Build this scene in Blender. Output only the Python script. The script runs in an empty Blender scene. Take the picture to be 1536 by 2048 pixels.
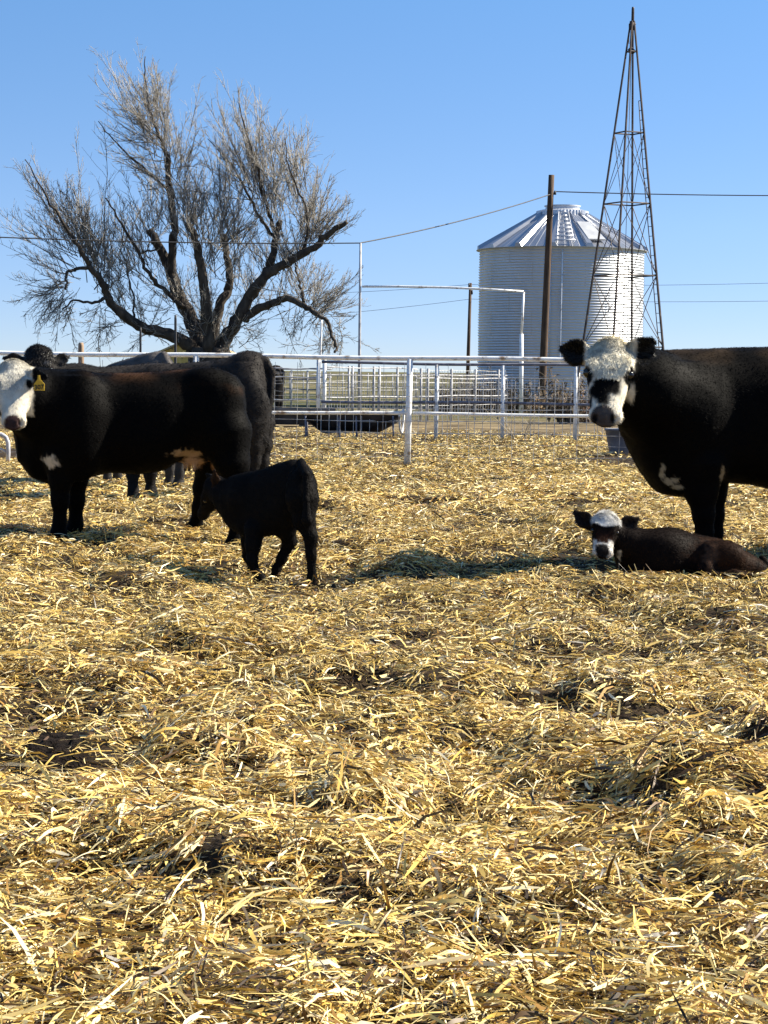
import bpy, math, random
import numpy as np
from mathutils import Vector, Matrix
R = math.radians
rng = np.random.default_rng(7)
random.seed(7)
SC = bpy.context.scene
COL = SC.collection

# ------------------------------------------------------------------ camera, sky, sun, exposure
CAM_H = 1.4
FPX = 4138.0
PITCH = math.atan((1024 - 743) / FPX)
ROLL = 0.012
cam_d = bpy.data.cameras.new('camera')
cam = bpy.data.objects.new('camera', cam_d); COL.objects.link(cam)
cam_d.sensor_fit = 'HORIZONTAL'; cam_d.sensor_width = 36.0
cam_d.lens = FPX / 1536 * 36.0
cam_d.clip_start = 0.1; cam_d.clip_end = 9000
CAM_M = Matrix.Translation((0, 0, CAM_H)) @ Matrix.Rotation(math.pi/2 - PITCH, 4, 'X') @ Matrix.Rotation(ROLL, 4, 'Z')
cam.matrix_world = CAM_M
SC.camera = cam

SUN_AZ, SUN_EL = 15.0, 37.0          # azimuth measured from +X (right) towards +Y (away)
sd = np.array([math.cos(R(SUN_EL))*math.cos(R(SUN_AZ)), math.cos(R(SUN_EL))*math.sin(R(SUN_AZ)), math.sin(R(SUN_EL))])
W = bpy.data.worlds.new('World'); SC.world = W; W.use_nodes = True
nt = W.node_tree; nt.nodes.clear()
o_ = nt.nodes.new('ShaderNodeOutputWorld'); bg = nt.nodes.new('ShaderNodeBackground')
sky = nt.nodes.new('ShaderNodeTexSky'); sky.sky_type = 'NISHITA'; sky.sun_disc = False
sky.sun_elevation = R(SUN_EL); sky.sun_rotation = R(90 - SUN_AZ)
sky.air_density = 1.0; sky.dust_density = 0.25; sky.ozone_density = 3.0; sky.altitude = 900
tc = nt.nodes.new('ShaderNodeTexCoord'); mp = nt.nodes.new('ShaderNodeMapping')
mp.inputs['Location'].default_value = (0, 0, 0.05); mp.inputs['Scale'].default_value = (1, 1, 2.2)
nt.links.new(tc.outputs['Generated'], mp.inputs['Vector'])
nt.links.new(mp.outputs['Vector'], sky.inputs['Vector'])
spx = nt.nodes.new('ShaderNodeSeparateXYZ'); nt.links.new(tc.outputs['Generated'], spx.inputs[0])
tr_ = nt.nodes.new('ShaderNodeValToRGB'); els = tr_.color_ramp.elements
els[0].position = 0.0; els[0].color = (.84, .75, .80, 1); els[1].position = .20; els[1].color = (.98, 1.29, 1.38, 1)
e_ = els.new(.07); e_.color = (1.0, 1.02, 1.05, 1)
nt.links.new(spx.outputs[2], tr_.inputs['Fac'])
tm = nt.nodes.new('ShaderNodeMixRGB'); tm.blend_type = 'MULTIPLY'; tm.inputs[0].default_value = 1
nt.links.new(sky.outputs['Color'], tm.inputs[1]); nt.links.new(tr_.outputs['Color'], tm.inputs[2])
nt.links.new(tm.outputs[0], bg.inputs['Color']); bg.inputs['Strength'].default_value = 0.070
nt.links.new(bg.outputs['Background'], o_.inputs['Surface'])
sl = bpy.data.lights.new('sun', 'SUN'); sl.energy = 5.0; sl.angle = R(0.5); sl.color = (1.0, 0.92, 0.77)
so = bpy.data.objects.new('sun', sl); COL.objects.link(so)
so.rotation_euler = Vector(sd.tolist()).to_track_quat('Z', 'Y').to_euler()
SC.view_settings.view_transform = 'Standard'; SC.view_settings.look = 'None'
SC.view_settings.exposure = 1.35; SC.view_settings.gamma = 1.0
SC.cycles.use_denoising = True
SC.cycles.max_bounces = 6; SC.cycles.diffuse_bounces = 3; SC.cycles.glossy_bounces = 3; SC.cycles.transmission_bounces = 3
SC.cycles.sample_clamp_indirect = 6.0

# ------------------------------------------------------------------ helpers
CM = np.array(CAM_M.to_3x3())
def P(px, py, Y):
    """world point seen at photo pixel (px,py) at depth plane y=Y"""
    d = CM @ np.array([(px - 768) / FPX, -(py - 1024) / FPX, -1.0])
    return np.array([0, 0, CAM_H]) + d * (Y / d[1])
def PX(px, Y):
    return (px - 768) / FPX * Y

def _h(ix, iy, iz, seed):
    h = (ix.astype(np.int64) * 374761393 + iy.astype(np.int64) * 668265263 + iz.astype(np.int64) * 2147483647 + seed * 974634777) & 0xFFFFFFFF
    h = ((h ^ (h >> 13)) * 1274126177) & 0xFFFFFFFF
    h = ((h ^ (h >> 16)) * 2246822519) & 0xFFFFFFFF
    return ((h ^ (h >> 15)) & 0xFFFFFF) / float(0xFFFFFF)
def vn2(x, y, seed=0):
    x = np.asarray(x, float); y = np.asarray(y, float)
    ix = np.floor(x); iy = np.floor(y); fx = x - ix; fy = y - iy
    fx = fx*fx*fx*(fx*(fx*6-15)+10); fy = fy*fy*fy*(fy*(fy*6-15)+10)
    z = np.zeros_like(ix)
    a = _h(ix, iy, z, seed); b = _h(ix+1, iy, z, seed); c = _h(ix, iy+1, z, seed); d = _h(ix+1, iy+1, z, seed)
    return (a + (b-a)*fx) + ((c + (d-c)*fx) - (a + (b-a)*fx)) * fy
def vn3(x, y, z, seed=0):
    x, y, z = np.broadcast_arrays(np.asarray(x, float), np.asarray(y, float), np.asarray(z, float))
    i = [np.floor(v) for v in (x, y, z)]; f = [x-i[0], y-i[1], z-i[2]]
    f = [t*t*(3-2*t) for t in f]
    out = 0
    for dx in (0, 1):
        for dy in (0, 1):
            for dz in (0, 1):
                w = (f[0] if dx else 1-f[0])*(f[1] if dy else 1-f[1])*(f[2] if dz else 1-f[2])
                out = out + w*_h(i[0]+dx, i[1]+dy, i[2]+dz, seed)
    return out
def fbm2(x, y, seed=0, o=3):
    s = 0; a = 1; t = 0
    for k in range(o):
        s = s + a*vn2(x*2**k, y*2**k, seed+k); t += a; a *= .5
    return s/t
def fbm3(x, y, z, seed=0, o=3):
    s = 0; a = 1; t = 0
    for k in range(o):
        s = s + a*vn3(x*2**k, y*2**k, z*2**k, seed+k); t += a; a *= .5
    return s/t
def sstep(a, b, x):
    t = np.clip((np.asarray(x, float)-a)/(b-a), 0, 1); return t*t*(3-2*t)
def nrm(v):
    v = np.asarray(v, float); return v/np.linalg.norm(v)

def mesh_np(name, verts, faces, mat, parent=None, col=None, smooth=False):
    """faces: list of int arrays (each M x n)"""
    me = bpy.data.meshes.new(name)
    verts = np.asarray(verts, np.float32)
    if not isinstance(faces, list): faces = [faces]
    faces = [np.asarray(f, np.int32) for f in faces if len(f)]
    nl = sum(f.size for f in faces); nf = sum(len(f) for f in faces)
    me.vertices.add(len(verts)); me.vertices.foreach_set('co', verts.ravel())
    me.loops.add(nl); me.loops.foreach_set('vertex_index', np.concatenate([f.ravel() for f in faces]))
    me.polygons.add(nf)
    tot = np.concatenate([np.full(len(f), f.shape[1], np.int32) for f in faces])
    st = np.concatenate([[0], np.cumsum(tot)[:-1]]).astype(np.int32)
    me.polygons.foreach_set('loop_start', st)
    me.polygons.foreach_set('loop_total', tot)
    me.update(calc_edges=True)
    if smooth is not False:
        arr = np.ones(nf, bool) if smooth is True else np.asarray(smooth, bool)
        me.polygons.foreach_set('use_smooth', arr)
    if col is not None:
        at = me.attributes.new('col', 'FLOAT_COLOR', 'POINT')
        c = np.ones((len(verts), 4), np.float32); c[:, :3] = col
        at.data.foreach_set('color', c.ravel())
    me.materials.append(mat)
    ob = bpy.data.objects.new(name, me); COL.objects.link(ob)
    if parent is not None: ob.parent = parent
    return ob
def tag(o, label=None, cat=None, group=None, kind=None):
    if label: o['label'] = label
    if cat: o['category'] = cat
    if group: o['group'] = group
    if kind: o['kind'] = kind
    return o
def thing(name, loc, label, cat, group=None):
    o = bpy.data.objects.new(name, None); COL.objects.link(o); o.empty_display_size = .2
    o.location = loc; return tag(o, label, cat, group)

class MB:
    """collects tubes, boxes, sheets; builds ONE mesh object, coordinates relative to origin"""
    def __init__(s): s.v = []; s.f = []; s.sm = []
    def tube(s, pts, rad, n=8, caps=True, smooth=True):
        pts = [np.asarray(p, float) for p in pts]; K = len(pts)
        if np.isscalar(rad): rad = [rad]*K
        up = None; b = len(s.v)
        for i in range(K):
            t = nrm(pts[min(i+1, K-1)] - pts[max(i-1, 0)])
            if up is None:
                a = np.array([0, 0, 1.]) if abs(t[2]) < .9 else np.array([1., 0, 0])
                up = nrm(np.cross(np.cross(t, a), t))
            else: up = nrm(up - t*np.dot(up, t))
            sd_ = np.cross(t, up)
            for k in range(n):
                an = 2*math.pi*(k+.5)/n
                s.v.append(pts[i] + rad[i]*(math.cos(an)*up + math.sin(an)*sd_))
        for i in range(K-1):
            for k in range(n):
                a = b+i*n+k; c = b+i*n+(k+1) % n
                s.f.append((a, a+n, c+n, c)); s.sm.append(smooth)
        if caps:
            s.f.append(tuple(b+k for k in range(n))); s.sm.append(False)
            s.f.append(tuple(b+(K-1)*n+k for k in reversed(range(n)))); s.sm.append(False)
        return s
    def box(s, c, d, rot=None):
        c = np.asarray(c, float); h = np.asarray(d, float)/2; b = len(s.v)
        M = np.eye(3) if rot is None else rot
        for x in (-1, 1):
            for y in (-1, 1):
                for z in (-1, 1): s.v.append(c + M @ (h*np.array([x, y, z])))
        for f in ((0,1,3,2),(4,6,7,5),(0,4,5,1),(2,3,7,6),(0,2,6,4),(1,5,7,3)):
            s.f.append(tuple(b+i for i in f)); s.sm.append(False)
        return s
    def grid(s, rows, smooth=True, closed=False):
        b = len(s.v); m = len(rows[0])
        for r in rows: s.v.extend([np.asarray(p, float) for p in r])
        for i in range(len(rows)-1):
            for k in range(m if closed else m-1):
                a = b+i*m+k; c = b+i*m+(k+1) % m
                s.f.append((a, c, c+m, a+m)); s.sm.append(smooth)
        return s
    def face(s, pts):
        b = len(s.v); s.v.extend([np.asarray(p, float) for p in pts]); s.f.append(tuple(range(b, b+len(pts)))); s.sm.append(False); return s
    def build(s, name, mat, parent=None, origin=None, col=None):
        v = np.array(s.v, float)
        org = np.zeros(3)
        if parent is not None: org = np.array(parent.location)
        elif origin is not None: org = np.asarray(origin, float)
        me = bpy.data.meshes.new(name)
        me.from_pydata((v-org).tolist(), [], s.f)
        me.polygons.foreach_set('use_smooth', np.array(s.sm, bool))
        if col is not None:
            at = me.attributes.new('col', 'FLOAT_COLOR', 'POINT')
            c = np.ones((len(v), 4), np.float32); c[:, :3] = col
            at.data.foreach_set('color', c.ravel())
        me.materials.append(mat)
        ob = bpy.data.objects.new(name, me); COL.objects.link(ob)
        if parent is not None: ob.parent = parent
        else: ob.location = org
        return ob

def tubes_np(paths, radii, S):
    """paths N,K,3; radii N,K -> verts, quads"""
    N, K, _ = paths.shape
    t = np.empty_like(paths); t[:, 1:-1] = paths[:, 2:]-paths[:, :-2]; t[:, 0] = paths[:, 1]-paths[:, 0]; t[:, -1] = paths[:, -1]-paths[:, -2]
    t /= np.linalg.norm(t, axis=2, keepdims=True)+1e-9
    ref = np.array([.31, .23, .11])
    a = np.cross(t, ref); a /= np.linalg.norm(a, axis=2, keepdims=True)+1e-9
    b = np.cross(t, a)
    an = 2*np.pi*np.arange(S)/S
    v = paths[:, :, None, :] + radii[:, :, None, None]*(np.cos(an)[None, None, :, None]*a[:, :, None, :] + np.sin(an)[None, None, :, None]*b[:, :, None, :])
    idx = np.arange(N*K*S).reshape(N, K, S)
    q = np.stack([idx[:, :-1, :], np.roll(idx, -1, 2)[:, :-1, :], np.roll(idx, -1, 2)[:, 1:, :], idx[:, 1:, :]], -1).reshape(-1, 4)
    return v.reshape(-1, 3), q

# ------------------------------------------------------------------ materials
def new_mat(name):
    m = bpy.data.materials.new(name); m.use_nodes = True
    n = m.node_tree.nodes; return m, n, m.node_tree.links, n['Principled BSDF']
def noise_mat(name, c1, c2, scale=5, rough=.7, metal=0., bump=0., bscale=None, stretch=(1, 1, 1), spec=.4, lo=.35, hi=.65, detail=5, c3=None):
    m, n, l, b = new_mat(name)
    t = n.new('ShaderNodeTexCoord'); mpn = n.new('ShaderNodeMapping'); mpn.inputs['Scale'].default_value = stretch
    l.new(t.outputs['Object'], mpn.inputs['Vector'])
    nz = n.new('ShaderNodeTexNoise'); nz.inputs['Scale'].default_value = scale; nz.inputs['Detail'].default_value = detail
    l.new(mpn.outputs['Vector'], nz.inputs['Vector'])
    cr = n.new('ShaderNodeValToRGB'); cr.color_ramp.elements[0].position = lo; cr.color_ramp.elements[1].position = hi
    cr.color_ramp.elements[0].color = (*c1, 1); cr.color_ramp.elements[1].color = (*c2, 1)
    if c3 is not None:
        e = cr.color_ramp.elements.new(min(.95, hi+.08)); e.color = (*c3, 1)
    l.new(nz.outputs['Fac'], cr.inputs['Fac']); l.new(cr.outputs['Color'], b.inputs['Base Color'])
    b.inputs['Roughness'].default_value = rough; b.inputs['Metallic'].default_value = metal; b.inputs['Specular IOR Level'].default_value = spec
    if bump:
        n2 = n.new('ShaderNodeTexNoise'); n2.inputs['Scale'].default_value = bscale or scale*4; n2.inputs['Detail'].default_value = 4
        l.new(mpn.outputs['Vector'], n2.inputs['Vector'])
        bp = n.new('ShaderNodeBump'); bp.inputs['Strength'].default_value = bump; bp.inputs['Distance'].default_value = .02
        l.new(n2.outputs['Fac'], bp.inputs['Height']); l.new(bp.outputs['Normal'], b.inputs['Normal'])
    return m
def attr_mat(name, rough=.5, spec=.4, transl=0., bump=0., bscale=60, sheen=0., bstretch=(1, 1, 1)):
    m, n, l, b = new_mat(name)
    a = n.new('ShaderNodeAttribute'); a.attribute_name = 'col'
    l.new(a.outputs['Color'], b.inputs['Base Color'])
    b.inputs['Roughness'].default_value = rough; b.inputs['Specular IOR Level'].default_value = spec
    if sheen: b.inputs['Sheen Weight'].default_value = sheen; b.inputs['Sheen Roughness'].default_value = .4
    if bump:
        t = n.new('ShaderNodeTexCoord'); mpn = n.new('ShaderNodeMapping'); mpn.inputs['Scale'].default_value = bstretch
        l.new(t.outputs['Object'], mpn.inputs['Vector'])
        n2 = n.new('ShaderNodeTexNoise'); n2.inputs['Scale'].default_value = bscale; n2.inputs['Detail'].default_value = 3
        l.new(mpn.outputs['Vector'], n2.inputs['Vector'])
        bp = n.new('ShaderNodeBump'); bp.inputs['Strength'].default_value = bump; bp.inputs['Distance'].default_value = .01
        l.new(n2.outputs['Fac'], bp.inputs['Height']); l.new(bp.outputs['Normal'], b.inputs['Normal'])
    if transl:
        tr = n.new('ShaderNodeBsdfTranslucent'); mx = n.new('ShaderNodeMixShader'); mx.inputs[0].default_value = transl
        l.new(a.outputs['Color'], tr.inputs['Color'])
        out = n['Material Output']; l.new(b.outputs[0], mx.inputs[1]); l.new(tr.outputs[0], mx.inputs[2]); l.new(mx.outputs[0], out.inputs['Surface'])
    return m
M = {}
M['straw'] = attr_mat('straw', rough=.45, spec=.34, transl=.08)
M['coat'] = attr_mat('coat', rough=.62, spec=.035, bump=.03, bscale=80, bstretch=(.4, 1, .8))
M['hair'] = attr_mat('hair', rough=.5, spec=.35)
M['eye'] = noise_mat('eye_dark', (.006, .004, .003), (.012, .008, .006), 4, rough=.08, spec=.6)
M['white_pipe'] = noise_mat('white_pipe_paint', (.26, .18, .12), (.74, .74, .73), 7, rough=.45, bump=.12, bscale=60, lo=.30, hi=.42, c3=(.84, .84, .83))
M['grey_pipe'] = noise_mat('grey_pipe_paint', (.26, .26, .29), (.5, .5, .52), 6, rough=.5, lo=.3, hi=.6)
M['dull_pipe'] = noise_mat('dull_pipe', (.2, .2, .21), (.44, .44, .45), 5, rough=.6, lo=.3, hi=.6)
M['dark_rail'] = noise_mat('shade_dark_steel', (.10, .10, .13), (.2, .2, .24), 8, rough=.6)  # dark blue-grey stands for the shaded underside of the fence rails
M['wire'] = noise_mat('galvanised_wire', (.34, .33, .33), (.62, .62, .61), 10, rough=.5, metal=.3)
M['rust'] = noise_mat('rusty_angle_steel', (.035, .026, .026), (.10, .072, .06), 3, rough=.6, metal=.2, c3=(.2, .165, .145))
M['galv'] = noise_mat('galvanised_sheet', (.54, .555, .595), (.68, .69, .72), .8, rough=.42, metal=.62, spec=.5, stretch=(1, 1, .3), detail=6, lo=.3, hi=.7)
M['galv_roof'] = noise_mat('galvanised_roof_sheet', (.34, .355, .39), (.50, .51, .545), .9, rough=.34, metal=.78, lo=.3, hi=.7)
M['galv_dull'] = noise_mat('dull_galvanised', (.42, .43, .45), (.58, .59, .6), 2, rough=.5, metal=.5)
M['pole_wood'] = noise_mat('pole_wood', (.035, .02, .012), (.125, .075, .045), 3, rough=.85, bump=.5, bscale=14, stretch=(6, 6, .5), lo=.3, hi=.7)
M['bark'] = noise_mat('bark', (.02, .015, .012), (.085, .066, .05), 4, rough=.9, bump=.9, bscale=9, stretch=(1.5, 1.5, .6), lo=.3, hi=.7)
M['twig'] = noise_mat('twig', (.18, .165, .145), (.36, .335, .30), 1.5, rough=.8)
M['shoot'] = noise_mat('young_shoot_bark', (.08, .07, .06), (.21, .19, .165), 1.2, rough=.8)
M['black_wire'] = noise_mat('black_cable', (.02, .02, .025), (.04, .04, .045), 5, rough=.6)
M['trough'] = noise_mat('dark_trough', (.008, .008, .009), (.03, .03, .033), 4, rough=.45)
M['dead_weed'] = attr_mat('dead_weed', rough=.8)
M['tag_yellow'] = noise_mat('yellow_tag_plastic', (.62, .38, .03), (.7, .45, .05), 20, rough=.4)
M['ink'] = noise_mat('black_ink', (.01, .01, .01), (.02, .02, .02), 20, rough=.6)
M['shed_wall'] = noise_mat('yellow_shed_board', (.5, .36, .1), (.62, .46, .16), 2, rough=.8, stretch=(4, 4, .4))
M['shed_roof'] = noise_mat('tan_shed_roof', (.35, .27, .14), (.5, .4, .22), 3, rough=.8)
M['tub'] = noise_mat('grey_tub_plastic', (.10, .11, .14), (.16, .17, .2), 5, rough=.5)
M['dung'] = noise_mat('dung', (.004, .003, .0025), (.018, .012, .009), 30, rough=.95, spec=.08, bump=.9, bscale=60)
M['old_wood'] = noise_mat('old_post_wood', (.2, .13, .08), (.38, .27, .18), 5, rough=.9, stretch=(3, 3, .5))

# ------------------------------------------------------------------ ground
DUNG = ((115-768)/FPX*CAM_H*FPX/(1478-735), CAM_H*FPX/(1478-735))
CLUMPS = []
for px_, py_, A_, ry_, le_ in ((330, 1545, .24, .30, .7), (215, 1165, .17, .35, .6), (735, 1130, .16, .3, .6), (1330, 1625, .17, .22, .5), (1545, 1490, .12, .25, .5), (1290, 1215, .16, .3, .7), (640, 1195, .12, .3, .5),
        (860, 1375, .16, .22, .5), (1190, 1385, .12, .2, .5), (470, 1440, .13, .2, .5), (440, 1790, .13, .16, .45), (1100, 1500, .12, .2, .5), (880, 1020, .17, .5, .8), (1130, 1010, .14, .5, .8), (330, 1300, .15, .3, .6), (780, 950, .14, .6, .9), (980, 1860, .10, .13, .4), (700, 1650, .12, .2, .5), (60, 1620, .13, .2, .5), (1420, 1790, .10, .15, .4)):
    Y_ = CAM_H*FPX/(py_-735); CLUMPS.append(((px_-768)/FPX*Y_, Y_, A_*.78, ry_, le_*.7))
FLATS = [((570-768)/FPX*14.45, 14.45, .75, -.10), ((560-768)/FPX*13.6, 13.6, .6, -.11), ((135-768)/FPX*16.3, 16.3, .45, -.03), ((400-768)/FPX*16.8, 16.8, .45, -.03), ((1400-768)/FPX*14.1, 14.1, .7, -.01), ((1440-768)/FPX*15.4, 15.4, .5, -.03), (.21, 30.2, .9, -.03)]
def gz(x, y):
    x = np.asarray(x, float); y = np.asarray(y, float)
    near = 1 - sstep(36, 52, y)
    b = .085*sstep(14.9, 16.2, y)*(1-sstep(20, 26, y))
    r = (fbm2(x*.42+3.1, y*.30+1.7, 11, 2)-.5)*.20
    r = r + (fbm2(x*1.25+7.7, y*.95+2.2, 21, 3)-.5)*.22
    r = r + (fbm2(x*3.6, y*3.0, 31, 2)-.5)*.11
    # a hollow sunk left of the lying calf to deepen the shadow, with a low rim on its sunny side
    r = r - .11*np.exp(-(((x-.80)/.70)**2 + ((y-14.3)/.6)**2)) + .05*np.exp(-(((x-1.75)/.35)**2 + ((y-13.55)/.35)**2))
    for cx_, cy_, A_, ry_, le_ in CLUMPS:
        dx = x-cx_
        r = r + A_*np.exp(-((y-cy_)/ry_)**2)*np.where(dx > 0, np.exp(-dx/le_), np.exp(-(dx/(.45*A_+.03))**2)) - .5*A_*np.exp(-((y-cy_)/ry_)**2-((dx+.8*A_+.12)/(.8*A_+.1))**2)
    r = r*(1-.65*sstep(18, 30, y))
    for fx, fy, fr_, fz in FLATS:
        w_ = .95*np.exp(-(((x-fx)/fr_)**2+((y-fy)/fr_)**2)**2); r = r*(1-w_)+fz*w_
    r = r + .022*np.exp(-(((y-13.86)/.16)**2))*sstep(1.5, 1.8, x)*(1-sstep(3.0, 3.4, x))
    return b + r*near
def nonuni(edges):
    out = []
    for a, b_, st in edges:
        out.append(np.arange(a, b_-1e-6, st))
    return np.concatenate(out)
gx = np.concatenate([-np.geomspace(2500, 12.5, 26), np.arange(-12, -5, .3), np.arange(-5, 6, .06), np.arange(6, 12.1, .3), np.geomspace(12.6, 2500, 26)])
gy = np.concatenate([np.arange(-40, 2, 6.), np.arange(2, 22, .06), np.arange(22, 34, .15), np.arange(34, 60, .6), np.geomspace(60, 6000, 50)])
GX, GY = np.meshgrid(gx, gy, indexing='ij')
GV = np.stack([GX, GY, gz(GX, GY)], -1).reshape(-1, 3)
ii = np.arange(len(gx)*len(gy)).reshape(len(gx), len(gy))
GF = np.stack([ii[:-1, :-1], ii[1:, :-1], ii[1:, 1:], ii[:-1, 1:]], -1).reshape(-1, 4)
m, n, l, b = new_mat('ground_soil_and_pasture')
tcn = n.new('ShaderNodeTexCoord')
def ramp(fac, els):
    cr = n.new('ShaderNodeValToRGB')
    while len(cr.color_ramp.elements) < len(els): cr.color_ramp.elements.new(.5)
    for e, (p, c) in zip(cr.color_ramp.elements, els): e.position = p; e.color = (*c, 1)
    l.new(fac, cr.inputs['Fac']); return cr.outputs['Color']
def nz(scale, det=6, stretch=(1, 1, 1)):
    mpn = n.new('ShaderNodeMapping'); mpn.inputs['Scale'].default_value = stretch; l.new(tcn.outputs['Object'], mpn.inputs['Vector'])
    t = n.new('ShaderNodeTexNoise'); t.inputs['Scale'].default_value = scale; t.inputs['Detail'].default_value = det; l.new(mpn.outputs['Vector'], t.inputs['Vector'])
    return t.outputs['Fac']
soil = ramp(nz(7), [(.3, (.014, .010, .006)), (.55, (.04, .027, .016)), (.78, (.14, .095, .045))])
bare = ramp(nz(.9), [(.35, (.05, .036, .022)), (.5, (.16, .12, .068)), (.68, (.30, .235, .135))])
past = ramp(nz(.16, 8, (.5, 1, 1)), [(.36, (.03, .036, .014)), (.46, (.075, .075, .03)), (.54, (.12, .105, .05)), (.64, (.20, .165, .09))])
sep = n.new('ShaderNodeSeparateXYZ'); l.new(tcn.outputs['Object'], sep.inputs[0])
def mapr(v, a, b_):
    mr = n.new('ShaderNodeMapRange'); mr.inputs['From Min'].default_value = a; mr.inputs['From Max'].default_value = b_; l.new(v, mr.inputs['Value']); return mr.outputs['Result']
def mix(f, a, b_):
    mx = n.new('ShaderNodeMixRGB'); l.new(f, mx.inputs[0]); l.new(a, mx.inputs[1]); l.new(b_, mx.inputs[2]); return mx.outputs[0]
c1 = mix(mapr(sep.outputs[1], 44, 52), soil, bare)
c2 = mix(mapr(sep.outputs[1], 55, 66), c1, past)
l.new(c2, b.inputs['Base Color']); b.inputs['Roughness'].default_value = .95; b.inputs['Specular IOR Level'].default_value = .1
bp = n.new('ShaderNodeBump'); bp.inputs['Strength'].default_value = .8; bp.inputs['Distance'].default_value = .03
l.new(nz(14), bp.inputs['Height']); l.new(bp.outputs['Normal'], b.inputs['Normal'])
tag(mesh_np('ground', GV, GF, m, smooth=True), 'brown trampled yard soil running out to dry pasture at the horizon', 'ground', kind='structure')

# ------------------------------------------------------------------ straw bedding (uncountable)
PAL = np.array([(.78, .57, .19), (.68, .46, .115), (.84, .68, .32), (.34, .19, .05), (.11, .06, .022), (.87, .76, .49), (.40, .30, .11), (.035, .021, .010)])
PW = np.array([.22, .17, .17, .11, .11, .07, .04, .11])
def straw_zone(y0, y1, dens, lmul, wmul, segs, seed, edge=None, chaff=False):
    g = np.random.default_rng(seed)
    hw1 = .205*y1 + 2.3
    N = int((y1-y0)*2*hw1*dens)
    x = g.uniform(-hw1, hw1, N); y = g.uniform(y0, y1, N)
    keep = np.abs(x) < .205*y + 1.4 + .9*g.random(N)
    # thinner on trampled patches, and in hollows so dark soil stands in for shade
    cov = fbm2(x*1.1+5, y*.8+9, 41, 3)
    hol = gz(x, y) - .085*sstep(14.9, 16.2, y)*(1-sstep(20, 26, y))
    pr = np.clip(sstep(.28, .46, cov)*.5+.5, 0, 1)*np.clip(1+hol*4, .45, 1)
    pr = pr*(1-.9*np.exp(-((x-DUNG[0])/.22)**2-((y-DUNG[1])/.34)**2))
    for cx_, cy_, A_, ry_, le_ in CLUMPS:
        if y0-1 < cy_ < y1+1: pr = pr*(1-.62*np.exp(-((y-cy_)/ry_)**2-((x-cx_+.8*A_+.10)/(.75*A_+.08))**2))  # dark soil bared on the lee side of each clump to deepen its shade
    # matted tufts with gaps of bare bedding floor between them
    tuf = fbm2(x*9+2, y*7+4, 45, 2); pr = pr*(.22+.78*sstep(.37, .54, tuf))
    if edge is not None: pr = pr*(1-sstep(edge-7, edge, y + 5*(fbm2(x*.3, y*.25, 51, 3)-.5)))*sstep(.32, .5, fbm2(x*.5+3, y*.35, 57, 3))
    keep &= g.random(N) < pr
    x = x[keep]; y = y[keep]; cov = cov[keep]; N = len(x)
    u = g.random(N)
    L = np.where(u < .42, g.uniform(.02, .06, N), np.where(u < .90, g.uniform(.05, .14, N), g.uniform(.13, .28, N)))*lmul
    wd = np.where(g.random(N) < .52, g.uniform(.0015, .0036, N), g.uniform(.0034, .0080, N))*wmul
    if chaff: L = g.uniform(.010, .034, N)*lmul; wd = g.uniform(.0012, .0034, N)*wmul
    L = np.maximum(L, wd*3)
    az = fbm2(x*.9, y*.9, 61, 2)*4*np.pi + g.normal(0, .9, N)
    pit = g.normal(.03, .16, N) + np.where(g.random(N) < .05, g.uniform(.2, 1.1, N), 0)
    d = np.stack([np.cos(az)*np.cos(pit), np.sin(az)*np.cos(pit), np.sin(pit)], -1)
    # tilt with the local slope of the bed
    e = .08
    sx = (gz(x+e, y)-gz(x-e, y))/(2*e); sy = (gz(x, y+e)-gz(x, y-e))/(2*e)
    kk_ = g.uniform(.25, .95, N); d[:, 2] += kk_*(d[:, 0]*sx + d[:, 1]*sy)
    d /= np.linalg.norm(d, axis=1, keepdims=True)
    base = np.stack([x, y, gz(x, y) + g.random(N)**1.4*(.085*np.clip(.35+cov, .4, 1.1)) + .004], -1)
    side = np.cross(d, np.array([0, 0, 1.])); side /= np.linalg.norm(side, axis=1, keepdims=True)+1e-9
    for fx, fy, fr_, fz in FLATS[:2]:
        base[:, 2] -= .035*np.exp(-(((x-fx)/fr_)**2+((y-fy)/fr_)**2)**2)*g.random(N)
    nn = np.cross(side, d)
    ro = g.normal(0, .7, N)
    s2 = side*np.cos(ro)[:, None] + nn*np.sin(ro)[:, None]
    bend = g.normal(-.05, .11, N); bend2 = g.normal(0, .10, N); tw = g.normal(0, .6, N)
    K = segs+1
    V = np.empty((N, K, 2, 3), np.float32)
    for i in range(K):
        t = i/segs
        c = base + d*(L*(t-.5))[:, None] + nn*(bend*L*((t-.5)**2*2-.25))[:, None]*2 + side*(bend2*L*((t-.5)**2*2))[:, None]
        ss = s2*np.cos(tw*(t-.5))[:, None] + nn*np.sin(tw*(t-.5))[:, None]
        prof = (.35 + 1.1*math.sin(math.pi*(.15+.7*t))) * (.5 if i == K-1 else 1)
        V[:, i, 0] = c - ss*(wd*prof*.5)[:, None]; V[:, i, 1] = c + ss*(wd*prof*.5)[:, None]
    idx = np.arange(N*K*2).reshape(N, K, 2)
    F = np.stack([idx[:, :-1, 0], idx[:, :-1, 1], idx[:, 1:, 1], idx[:, 1:, 0]], -1).reshape(-1, 4)
    ci = g.choice(len(PAL), N, p=PW)
    big = fbm2(x*.55, y*.4, 71, 2)
    c = PAL[ci]*g.uniform(.75, 1.2, N)[:, None]*(.72+.5*big)[:, None]
    gm = (fbm2(x*.8+20, y*.6, 81, 2) > .60)[:, None]*g.random(N)[:, None]*.10
    c = c*(1-gm) + np.array([.27, .25, .12])*gm
    C = np.repeat(c, K*2, 0)
    return V.reshape(-1, 3), F, C
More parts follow.
